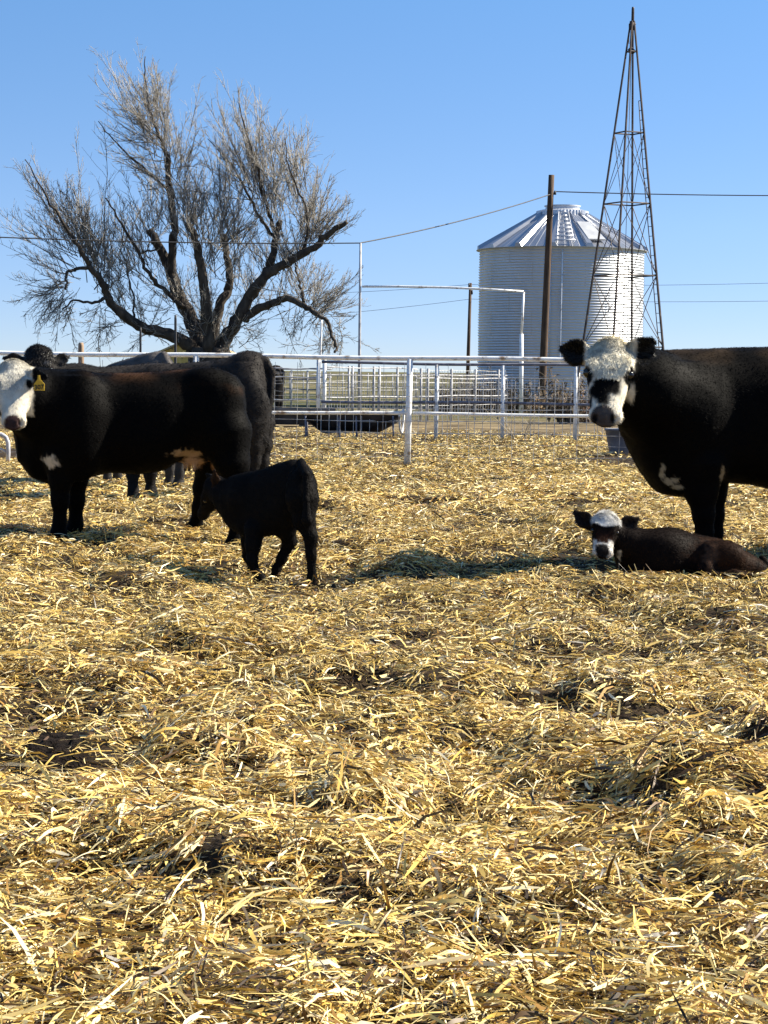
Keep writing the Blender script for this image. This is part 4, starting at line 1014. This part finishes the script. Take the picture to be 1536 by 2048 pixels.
# ------------------------------------------------------------------ windmill tower
def tower():
    Y = 72.; ax = PX(1245, Y); zb = 0; ap = P(1265, 42, Y); b0 = P(1241, 825, Y); b0[2] = 0
    root = thing('windmill_tower', (float(b0[0]), Y, 0.), 'tall rusty four-legged windmill tower without its wheel', 'tower')
    yb = 740+.012*470+CAM_H*FPX/Y
    hw = 76/FPX*Y*(yb-45)/(685-45); hn = 27/FPX*Y*(yb-45)/(685-45)
    cor = [np.array([-hw, hn]), np.array([-hn, -hw]), np.array([hw, -hn]), np.array([hn, hw])]
    def cp(i, f, s=1.):  # f 0 base 1 apex
        e = .035; c = b0+(ap-b0)*f; k = (1-f)+e*f; return c+np.array([cor[i][0]*k*s, cor[i][1]*k*s, 0])
    for i in range(4): MB().tube([cp(i, f) for f in (0, .33, .66, 1)], [.046, .043, .040, .036], 6, smooth=False).build('leg', M['rust'], root)
    zf = lambda py: (yb-py)/(yb-45)
    lv = [0, zf(690), zf(548), zf(405), zf(265), zf(105)]
    for f in lv[1:]:
        r_ = MB()
        for i in range(4): r_.tube([cp(i, f), cp((i+1) % 4, f)], .026, 5, smooth=False)
        r_.build('girt_ring', M['rust'], root)
    br = MB()
    for f0, f1 in zip(lv[:4], lv[1:5]):
        for i in range(4):
            j = (i+1) % 4
            br.tube([cp(i, f0), cp(j, f1)], .014, 4, False); br.tube([cp(j, f0), cp(i, f1)], .014, 4, False)
    br.build('cross_braces', M['rust'], root)
    la = MB()
    o_l = lambda f: cp(2, f)*.0+cp(2, f)+(cp(3, f)-cp(2, f))*min(.28, .26/max(np.linalg.norm(cp(3, f)-cp(2, f)), .3))
    la.tube([o_l(f) for f in np.linspace(.03, .80, 10)], .018, 5)
    for f in np.arange(.04, .80, .0245): la.tube([cp(2, f), o_l(f)], .014, 4)
    la.build('ladder', M['rust'], root)
    MB().tube([cp(0, .985)*.5+cp(2, .985)*.5, P(1265, 60, Y), P(1266, 17, Y), P(1266, 14, Y)], [.05, .055, .05, .04], 8).tube([ap+[0, 0, -.3], ap+[0, 0, -.05]], .085, 8).build('mast_pipe', M['rust'], root)
    cpn = MB(); cpn.tube([P(1258, 48, Y), P(1272, 48, Y)], .02, 5); cpn.tube([P(1258, 48, Y), P(1258, 88, Y)], .012, 4); cpn.tube([P(1258.5, 96, Y), P(1269, 106, Y)], .09, 6); cpn.build('top_bracket', M['rust'], root)
    MB().tube([b0, P(1254, 400, Y), P(1264, 60, Y)], .011, 5).build('pump_rod', M['rust'], root)
tower()

# ------------------------------------------------------------------ big bare tree
def Z6(zx, zy): return (.4948*zx, 80+.4948*zy)
YT = 75.
def tree():
    base = P(418, 828, YT); base[2] = 0
    root = thing('bare_tree', tuple(base.tolist()), 'large bare many-limbed tree behind the fence at the left', 'tree')
    g = np.random.default_rng(3)
    tr = MB()
    def limb(pts, r0, r1, dy0=0, dy1=0, n=10):
        q = [Z6(*p) for p in pts]; K = len(q); out = []
        P3 = [P(x, y, YT+dy0+(dy1-dy0)*i/(K-1)) for i, (x, y) in enumerate(q)]
        P3 = np.array(P3); t = np.linspace(0, K-1, (K-1)*5+1)
        # catmull-rom
        pp = np.vstack([2*P3[0]-P3[1], P3, 2*P3[-1]-P3[-2]])
        for a in t:
            i = min(int(a), K-2); f = a-i; p0, p1, p2, p3 = pp[i:i+4]
            out.append(.5*((2*p1)+(-p0+p2)*f+(2*p0-5*p1+4*p2-p3)*f*f+(-p0+3*p1-3*p2+p3)*f**3))
        out = np.array(out); out += g.normal(0, .025, out.shape)
        rr = np.linspace(r0, r1, len(out))*(1+.10*np.array([math.sin(i*1.9)*.6+g.normal(0, .4) for i in range(len(out))]))
        return out, rr
    px = YT/FPX
    b_c = P(418, 700, YT)
    # trunk: a short broad bole
    bo = np.array([[base[0], base[1], -.2], [base[0], base[1], .4], [base[0]+.02, base[1], 1.2], [P(420, 720, YT)[0], YT, P(420, 720, YT)[2]], [P(420, 695, YT)[0], YT, P(420, 695, YT)[2]]])
    tr.tube(bo, [1.15, .88, .78, .80, .70], 16)
    limbs = {}
    L = [('a', [(800, 1270), (740, 1215), (640, 1180), (545, 1145), (450, 1060), (415, 985), (360, 910)], .34, .13, 0, -1.5),
         ('a2', [(360, 910), (325, 850), (270, 760), (190, 640), (100, 480)], .13, .02, -1.5, -2.5),
         ('a3', [(360, 920), (300, 925), (272, 945), (265, 1010)], .10, .05, -1.5, -2.5),
         ('a4', [(430, 1045), (370, 1065), (310, 1050), (250, 1090)], .09, .03, -1.2, -2.4),
         ('b', [(820, 1260), (770, 1130), (725, 1040), (690, 940), (640, 830), (600, 770)], .40, .17, .3, 1.2),
         ('c', [(700, 960), (695, 860), (705, 750), (695, 660), (680, 570), (680, 480)], .22, .12, .8, .2),
         ('c2', [(680, 480), (650, 400), (620, 330), (590, 200), (585, 70)], .11, .02, .2, -.3),
         ('c3', [(700, 640), (640, 570), (560, 500), (470, 420), (400, 330)], .09, .02, .3, -1.),
         ('d', [(840, 1260), (832, 1100), (820, 950), (795, 830), (765, 740)], .30, .14, -.5, -1.5),
         ('e', [(860, 1250), (885, 1080), (925, 1010), (928, 940), (915, 860), (905, 780)], .27, .12, .6, 1.8),
         ('f', [(880, 1270), (925, 1190), (975, 1100), (1030, 1005), (1085, 945), (1180, 890), (1270, 835), (1330, 780), (1400, 735)], .36, .10, 0, -1.2),
         ('g', [(1075, 950), (1100, 880), (1115, 800), (1132, 730)], .20, .13, -.3, .3),
         ('g2', [(1105, 790), (1050, 720), (1000, 620), (930, 500), (840, 400)], .10, .02, .2, 1.2),
         ('g3', [(1110, 770), (1075, 660), (1040, 520), (1000, 380), (960, 250)], .10, .02, .2, -.8),
         ('h', [(985, 1130), (1050, 1085), (1110, 1060), (1165, 1045), (1230, 1075), (1290, 1110)], .22, .11, -.3, -1.8),
         ('h2', [(1290, 1110), (1325, 1140), (1340, 1190), (1360, 1240), (1350, 1265)], .10, .05, -1.8, -2.2),
         ('i', [(1225, 860), (1240, 790), (1240, 700), (1200, 600), (1160, 480), (1150, 390)], .10, .02, -.7, -1.),
         ('j', [(1230, 1060), (1210, 980), (1190, 900), (1150, 830)], .08, .03, -1., -.2),
         ('k', [(740, 1080), (660, 1010), (600, 940), (540, 830), (480, 720), (430, 640)], .12, .03, .2, -1.8),
         ('l', [(560, 860), (620, 850), (660, 840)], .05, .05, 0, .6),
         ('m', [(545, 1140), (540, 1060), (520, 960), (500, 880)], .06, .02, -.8, -.2)]
    for nm, p, r0, r1, d0, d1 in L:
        o, rr = limb(p, r0*.76, r1*.8, d0, d1); limbs[nm] = (o, rr); tr.tube(o, list(rr), 9 if r0 > .12 else 6)
    # broken stubs
    tr.build('trunk', M['bark'], root)
    # fans of shoots: base, tip in zoom coordinates, count, spread
    fans = [((290, 920), (30, 700), 7, .22), ((330, 850), (60, 590), 9, .2), ((300, 800), (110, 480), 9, .16), ((340, 860), (190, 520), 9, .18), ((370, 880), (270, 540), 9, .2), ((410, 980), (340, 600), 9, .2), ((420, 1000), (400, 560), 8, .2),
            ((265, 980), (60, 860), 7, .25), ((260, 1010), (30, 1060), 8, .3), ((260, 1030), (110, 1180), 9, .3), ((300, 1050), (190, 1200), 7, .3), ((420, 1080), (280, 1210), 7, .3), ((480, 1130), (330, 1230), 6, .3), ((260, 1000), (150, 1120), 8, .35),
            ((560, 900), (470, 620), 9, .22), ((600, 800), (540, 570), 10, .2), ((620, 800), (600, 560), 9, .2), ((540, 950), (400, 700), 9, .25), ((480, 900), (350, 680), 6, .25), ((600, 950), (480, 780), 8, .25),
            ((690, 600), (520, 480), 9, .22), ((670, 540), (450, 420), 9, .2), ((660, 440), (390, 330), 9, .2), ((650, 420), (400, 160), 10, .2), ((640, 360), (470, 200), 8, .2), ((620, 300), (530, 90), 9, .17), ((640, 360), (590, 60), 10, .12), ((660, 420), (650, 130), 10, .12), ((680, 480), (690, 230), 9, .15),
            ((700, 520), (740, 350), 8, .18), ((720, 560), (780, 380), 8, .18), ((800, 850), (720, 560), 10, .18), ((770, 760), (740, 480), 9, .17), ((800, 800), (790, 470), 9, .2), ((790, 760), (830, 540), 9, .2),
            ((830, 950), (880, 640), 8, .2), ((910, 800), (850, 330), 9, .16), ((910, 820), (900, 560), 10, .2), ((915, 850), (960, 640), 9, .2), ((930, 960), (990, 700), 8, .22), ((1000, 620), (810, 350), 8, .18), ((960, 540), (870, 350), 8, .2),
            ((1060, 640), (930, 210), 10, .12), ((1050, 560), (1000, 220), 10, .12), ((1070, 650), (1055, 240), 9, .13), ((1090, 720), (1100, 380), 9, .15), ((1110, 740), (1080, 500), 8, .2),
            ((1200, 620), (1120, 380), 9, .16), ((1190, 560), (1170, 350), 9, .16), ((1215, 640), (1200, 400), 9, .16), ((1250, 800), (1270, 520), 11, .18), ((1260, 810), (1320, 570), 10, .18), ((1250, 780), (1220, 560), 9, .18), ((1290, 810), (1370, 660), 6, .2), ((1340, 770), (1420, 680), 4, .2),
            ((1210, 980), (1130, 780), 8, .25), ((1220, 1050), (1250, 880), 10, .25), ((1240, 1070), (1320, 900), 10, .22), ((1270, 1090), (1390, 900), 9, .22), ((1290, 1110), (1450, 1000), 8, .25), ((1310, 1130), (1440, 1120), 7, .3), ((1230, 1080), (1170, 1230), 9, .22), ((1290, 1110), (1300, 1230), 6, .3), ((1340, 1190), (1380, 1260), 10, .45), ((1335, 1180), (1290, 1270), 9, .4), ((1340, 1200), (1350, 1290), 8, .4),
            ((1050, 1090), (1080, 930), 7, .3), ((1100, 1060), (1040, 1180), 5, .4), ((960, 1150), (1040, 1240), 5, .4), ((830, 1150), (760, 900), 8, .25), ((880, 1230), (950, 1020), 8, .3), ((870, 1240), (1000, 1130), 6, .35), ((720, 1060), (620, 860), 8, .25), ((700, 1040), (530, 1010), 6, .35), ((600, 1160), (560, 1000), 8, .3), ((640, 1170), (520, 1240), 5, .35), ((850, 1240), (820, 1060), 9, .3), ((870, 1200), (930, 1230), 6, .5), ((760, 1180), (690, 1230), 5, .4), ((1140, 910), (1100, 700), 6, .25), ((1160, 1040), (1200, 860), 7, .25), ((1290, 830), (1330, 640), 8, .2), ((1200, 880), (1150, 640), 8, .25), ((1130, 910), (1190, 720), 7, .25), ((1010, 1040), (990, 820), 8, .25), ((1080, 940), (1020, 720), 8, .22), ((700, 700), (650, 500), 8, .25), ((750, 820), (690, 620), 7, .25), ((440, 1040), (460, 760), 8, .25), ((360, 900), (420, 620), 8, .2), ((1300, 1100), (1400, 960), 8, .25), ((880, 900), (1000, 560), 8, .22), ((520, 1120), (450, 900), 8, .25)]
    sh, shr, sw, swr, su, sur = [], [], [], [], [], []
    T8 = np.linspace(0, 1, 8); T5 = np.linspace(0, 1, 5); T4 = np.linspace(0, 1, 4)
    def curve(b_, d, Ln, bendv, T):
        return b_+np.outer(T, d)*Ln+np.outer(T**2, bendv)*Ln
    for (bx, by), (tx, ty), n_, sp in fans:
        sp = sp*1.35
        for k in range(int(n_*1.15)):
            dy = g.normal(0, 1.3)
            jx, jy = g.normal(0, 26, 2)
            b3 = P(*Z6(bx+jx, by+jy), YT+g.normal(0, .5)); t3 = P(*Z6(tx, ty), YT+dy)
            v = t3-b3; Ln = np.linalg.norm(v)*min(.98, max(.42, g.normal(.76, .17))); v = nrm(nrm(v)+g.normal(0, sp, 3))
            bend = np.array([g.normal(0, .10), g.normal(0, .12), g.normal(.10 if ty < by else -.02, .09)])
            c = curve(b3, nrm(v-bend*.6), Ln, bend, T8); c[1:] += g.normal(0, .018, (7, 3))*Ln*.5
            r0 = .006+.004*Ln
            sh.append(c); shr.append(np.linspace(min(r0, .03), .006, 8))
            for j in range(int(7+Ln*4.2)):
                f = g.uniform(.12, .97); i = min(int(f*7), 6); b1 = c[i]+(c[i+1]-c[i])*(f*7-i); tg_ = nrm(c[i+1]-c[i])
                d1 = nrm(tg_+g.normal(0, .40, 3)+np.array([0, 0, .28 if ty < by else 0])); L1 = Ln*g.uniform(.12, .36)*(1.1-.55*f)
                be = g.normal(0, .15, 3)+np.array([0, 0, .08])
                c1_ = curve(b1, d1, L1, be, T5); c1_[1:] += g.normal(0, .02, (4, 3))*L1
                sw.append(c1_); swr.append(np.linspace(.009, .005, 5))
                for q_ in range(g.integers(1, 4)):
                    f2 = g.uniform(.2, .95); i2 = min(int(f2*4), 3); b2 = c1_[i2]+(c1_[i2+1]-c1_[i2])*(f2*4-i2); t2 = nrm(c1_[i2+1]-c1_[i2])
                    d2 = nrm(t2+g.normal(0, .45, 3)); L2 = L1*g.uniform(.2, .5)
                    su.append(curve(b2, d2, L2, g.normal(0, .15, 3), T4)); sur.append(np.linspace(.0062, .004, 4))
    v1, q1 = tubes_np(np.array(sh), np.array(shr), 4)
    org = base
    br = mesh_np('branches', v1-org, q1, M['shoot'], root)
    v2, q2_ = tubes_np(np.array(sw), np.array(swr), 3); v3, q3 = tubes_np(np.array(su), np.array(sur), 3)
    mesh_np('twigs', np.concatenate([v2, v3])-org, np.concatenate([q2_, q3+len(v2)]), M['twig'], root)
    print('twigs', len(sw), len(su))
tree()

# distant small bare tree on the horizon, above the right cow's back
def dry_bush(name, label, cat, c, hgt, wid, n_, mat, seed, group=None, thick=.012, col=None, leaf=0):
    g = np.random.default_rng(seed); T = np.linspace(0, 1, 6); pa = []; ra = []
    for k in range(n_):
        a = g.uniform(0, 2*np.pi); rr = wid*math.sqrt(g.random())*.5
        b_ = np.array([c[0]+rr*math.cos(a)*.6, c[1]+rr*math.sin(a)*.6, 0]); d = nrm([math.cos(a)*g.uniform(.1, .8), math.sin(a)*g.uniform(.1, .8), 1.1]); L = hgt*g.uniform(.4, 1.05)
        p = b_+np.outer(T, d)*L+np.outer(T**2, g.normal(0, .18, 3))*L; pa.append(p); ra.append(np.linspace(thick, thick*.4, 6))
        for j in range(6):
            f = g.uniform(.2, .9); i = int(f*5); d1 = nrm(p[i+1]-p[i])+g.normal(0, .6, 3); L1 = L*g.uniform(.15, .4)
            q = p[i]+np.outer(T, nrm(d1))*L1+np.outer(T**2, g.normal(0, .25, 3))*L1; pa.append(q); ra.append(np.linspace(thick*.5, thick*.25, 6))
    v, q = tubes_np(np.array(pa), np.array(ra), 3)
    cc = np.array(col if col is not None else (.2, .14, .08)); C = np.tile(cc, (len(v), 1))*np.repeat(g.uniform(.6, 1.4, len(pa)), 18)[:, None]
    if leaf:
        pi = g.integers(0, len(pa), leaf); ti = g.integers(1, 6, leaf); base = np.array(pa)[pi, ti]
        a = g.normal(0, 1, (leaf, 3)); a /= np.linalg.norm(a, axis=1, keepdims=True); b2 = np.cross(a, g.normal(0, 1, (leaf, 3))); b2 /= np.linalg.norm(b2, axis=1, keepdims=True)
        s = g.uniform(.03, .10, leaf)[:, None]; a[:, 2] -= .5
        lv = np.stack([base, base+a*s+b2*s*.3, base+a*s*2.2, base+a*s-b2*s*.3], 1).reshape(-1, 3)
        lq = np.arange(leaf*4).reshape(-1, 4)+len(v); v = np.concatenate([v, lv]); q = np.concatenate([q, lq]); C = np.concatenate([C, np.repeat(cc*g.uniform(.5, 1.6, (leaf, 1)), 4, 0)])
    o = mesh_np(name, v-np.array(c), q, mat, None, C); o.location = c
    return tag(o, label, cat, group)
dry_bush('bare_tree', 'tiny bare treetop on the horizon above the right cow\'s back', 'tree', (PX(1478, 240), 240, 0), 4.6, 3.0, 40, M['dead_weed'], 91, None, .04, (.12, .10, .08))
WG = 'dead weeds by the grain bin'
dry_bush('dead_weed', 'tall dead leafy weed clump right of the brown utility pole', 'weed', (PX(1132, 58), 58, 0), 1.5, .8, 26, M['dead_weed'], 92, WG, .014, (.10, .075, .05), 1500)
dry_bush('dead_weed', 'dry tan weed clump at the foot of the brown utility pole', 'weed', (PX(1085, 73), 73, 0), .9, 2.2, 60, M['dead_weed'], 93, WG, .012, (.26, .18, .10), 1200)
dry_bush('dead_weed', 'dark weed clump behind the sagging pen rails', 'weed', (PX(935, 70), 70, 0), 1.15, 4.2, 190, M['dead_weed'], 94, WG, .014, (.07, .055, .04), 2200)
dry_bush('dead_weed', 'dark weed clump against the left foot of the grain bin', 'weed', (PX(1000, 71), 71, 0), 1.1, 3.0, 150, M['dead_weed'], 95, WG, .013, (.09, .07, .045), 1800)
dry_bush('dead_weed', 'reddish dry weeds behind the big cow\'s cheek', 'weed', (PX(1185, 60), 60, 0), 1.0, 1.8, 60, M['dead_weed'], 96, WG, .012, (.17, .10, .065), 1600)
dry_bush('bare_sapling', 'thin leafless sapling at the left edge of the grain bin', 'sapling', (PX(948, 76), 76, 0), 2.3, .9, 9, M['dead_weed'], 97, None, .014, (.16, .13, .1))
dry_bush('bare_sapling', 'small forked dead sapling rooted at the second fence', 'sapling', (PX(1038, 41.5), 41.5, 0), .75, .35, 5, M['dead_weed'], 98, None, .012, (.3, .26, .2))

# troughs, tub, hoop, shed, dung
def trough():
    Y = 42.5; x0, x1 = PX(608, Y), PX(798, Y); root = thing('feed_trough', ((x0+x1)/2, Y, 0.), 'dark half-round feed trough on legs behind the front fence', 'trough')
    rad = .40; zc = .50
    rows = []
    for t in np.linspace(0, 1, 28):
        x = x0+(x1-x0)*t; k = (1+.05*math.sin(t*9))*min(1, .30+3.6*t, .42+2.6*(1-t))
        rows.append([(x, Y+rad*min(1, k+.45)*math.cos(a), zc+.05*t-rad*k*.95*math.sin(a)) for a in np.linspace(0, math.pi, 16)])
    m_ = MB().grid(rows); rows2 = [[(p[0], Y+(p[1]-Y)*.95, p[2]+.02) for p in r] for r in rows]; m_.grid([r[::-1] for r in rows2])
    m_.face(rows[0]); m_.face(rows[-1][::-1])
    m_.build('bowl', M['trough'], root)
    hp = MB().tube([(x1+.03+.05*math.cos(a), Y+(rad+.02)*math.cos(a), zc+.07-(rad+.02)*math.sin(a)) for a in np.linspace(0, math.pi, 16)], .022, 8); hp.tube([(x1+.02, Y-rad-.02, zc+.07), (x1+.08, Y-rad+.02, zc+.13)], .022, 8); hp.build('end_hoop', M['white_pipe'], root)
    for s in (-1, 1): MB().tube([(x0-.02, Y+s*rad, zc+.02), (x1, Y+s*rad, zc+.06)], .02, 8).build('rim_pipe', M['grey_pipe'], root)
    for x in (x0+.02, x0+.7, x0+1.05, x1-.15):
        for s in (-1, 1): MB().tube([(x, Y+s*(rad-.02), zc), (x+.02, Y+s*rad*1.05, -.05)], .02, 6).build('leg', M['dark_rail'], root)
trough()
def bunk():
    Y = 52.; x0, x1 = PX(535, Y), PX(668, Y); root = thing('feed_bunk', ((x0+x1)/2, Y, 0.), 'long low black feed bunk behind the trough', 'trough')
    m_ = MB(); cs = [(-.4, .05), (-.45, .42), (-.40, .46), (-.28, .18), (.28, .18), (.40, .46), (.45, .42), (.4, .05)]
    rows = [[(x, Y+a, z) for a, z in cs] for x in np.linspace(x0, x1, 6)]
    m_.grid(rows, False); m_.face(rows[0][::-1]); m_.face(rows[-1]); m_.build('bunk_shell', M['trough'], root)
    for x in np.linspace(x0+.1, x1-.1, 3): MB().box((x, Y, -.02), (.12, .8, .12)).build('skid', M['old_wood'], root)
bunk()
def tub():
    Y = 36.; c = np.array([PX(1246, Y), Y, 0]); rows = []
    for r_, z in ((.24, 0), (.29, .22), (.325, .42), (.345, .425), (.345, .46), (.31, .46), (.27, .2), (.02, .1)):
        rows.append([c+[r_*math.cos(a), r_*math.sin(a), z] for a in np.linspace(0, 2*math.pi, 33)[:-1]])
    o = MB().grid(rows, True, True).build('plastic_tub', M['tub'], None, c); tag(o, 'grey plastic tub on the ground below the big cow\'s chin', 'tub')
tub()
def hoop():
    Y = 29.4; z = lambda px, py: P(px, py, Y)
    b_ = z(15, 925); b_[2] = -.05
    path = [b_, z(16.5, 905), z(16, 885), z(12, 875), z(3, 869), z(-20, 867), z(-60, 868)]
    o = MB().tube(path, .032, 10).tube([z(14, 907), z(4, 899), z(-12, 896), z(-60, 895)], .02, 8).build('pipe_hoop', M['grey_pipe'], None, b_)
    tag(o, 'bent grey pipe hoop standing in the straw at the far left edge', 'pipe')
hoop()
def shed():
    Y = 96.; x0, x1 = PX(318, Y), PX(455, Y); w_ = x1-x0; zt = P(380, 707, Y)[2]; zr = P(380, 676, Y)[2]; xm = (x0+x1)/2
    root = thing('shed', (xm, Y, 0.), 'small yellow shed half hidden behind the tree trunk', 'shed')
    m_ = MB(); d = 3.
    m_.face([(x0, Y, -.1), (x1, Y, -.1), (x1, Y, zt), (xm, Y, zr), (x0, Y, zt)]); m_.face([(x0, Y+d, -.1), (x0, Y+d, zt), (xm, Y+d, zr), (x1, Y+d, zt), (x1, Y+d, -.1)])
    m_.face([(x0, Y, -.1), (x0, Y, zt), (x0, Y+d, zt), (x0, Y+d, -.1)]); m_.face([(x1, Y, -.1), (x1, Y+d, -.1), (x1, Y+d, zt), (x1, Y, zt)])
    m_.build('wall', M['shed_wall'], root)
    r_ = MB(); e = .25
    for sx, xe in ((-1, x0-e), (1, x1+e)):
        zz = zt-(zr-zt)*e/(w_/2)
        a = [(xm, Y-e, zr+.03), (xe, Y-e, zz+.03), (xe, Y+d+e, zz+.03), (xm, Y+d+e, zr+.03)]; b_ = [(p[0], p[1], p[2]+.09) for p in a]
        r_.face(b_ if sx > 0 else b_[::-1]); r_.face(a)
        for i in range(4): j = (i+1) % 4; r_.face([a[i], a[j], b_[j], b_[i]])
    r_.build('roof', M['shed_roof'], root)
shed()
def dung(px, py, rx, ry, hgt, label, seed):
    Y = CAM_H*FPX/(py-735); c = np.array([PX(px, Y), Y, 0.]); c[2] = float(gz(c[0], c[1])); rows = []
    for f in np.linspace(1.05, 0.02, 14):
        rows.append([c+[rx*f*math.cos(a)*(1+.25*(vn2(math.cos(a)*2+9, math.sin(a)*2+seed, seed)-.5)), ry*f*math.sin(a)*(1+.25*(vn2(math.cos(a)*2+9, math.sin(a)*2+seed, seed)-.5)), -.03+(hgt+.05)*(1-f**2)+.03*(float(vn2(f*math.cos(a)*9, f*math.sin(a)*9, seed+1))-.5)] for a in np.linspace(0, 2*math.pi, 37)[:-1]])
    o = MB().grid(rows, True, True).build('dung_pat', M['dung'], None, c); return tag(o, label, 'dung', 'dung pats in the straw')
dung(118, 1478, .23, .36, .042, 'crusty black dung pat lying in the straw at the lower left', 5)
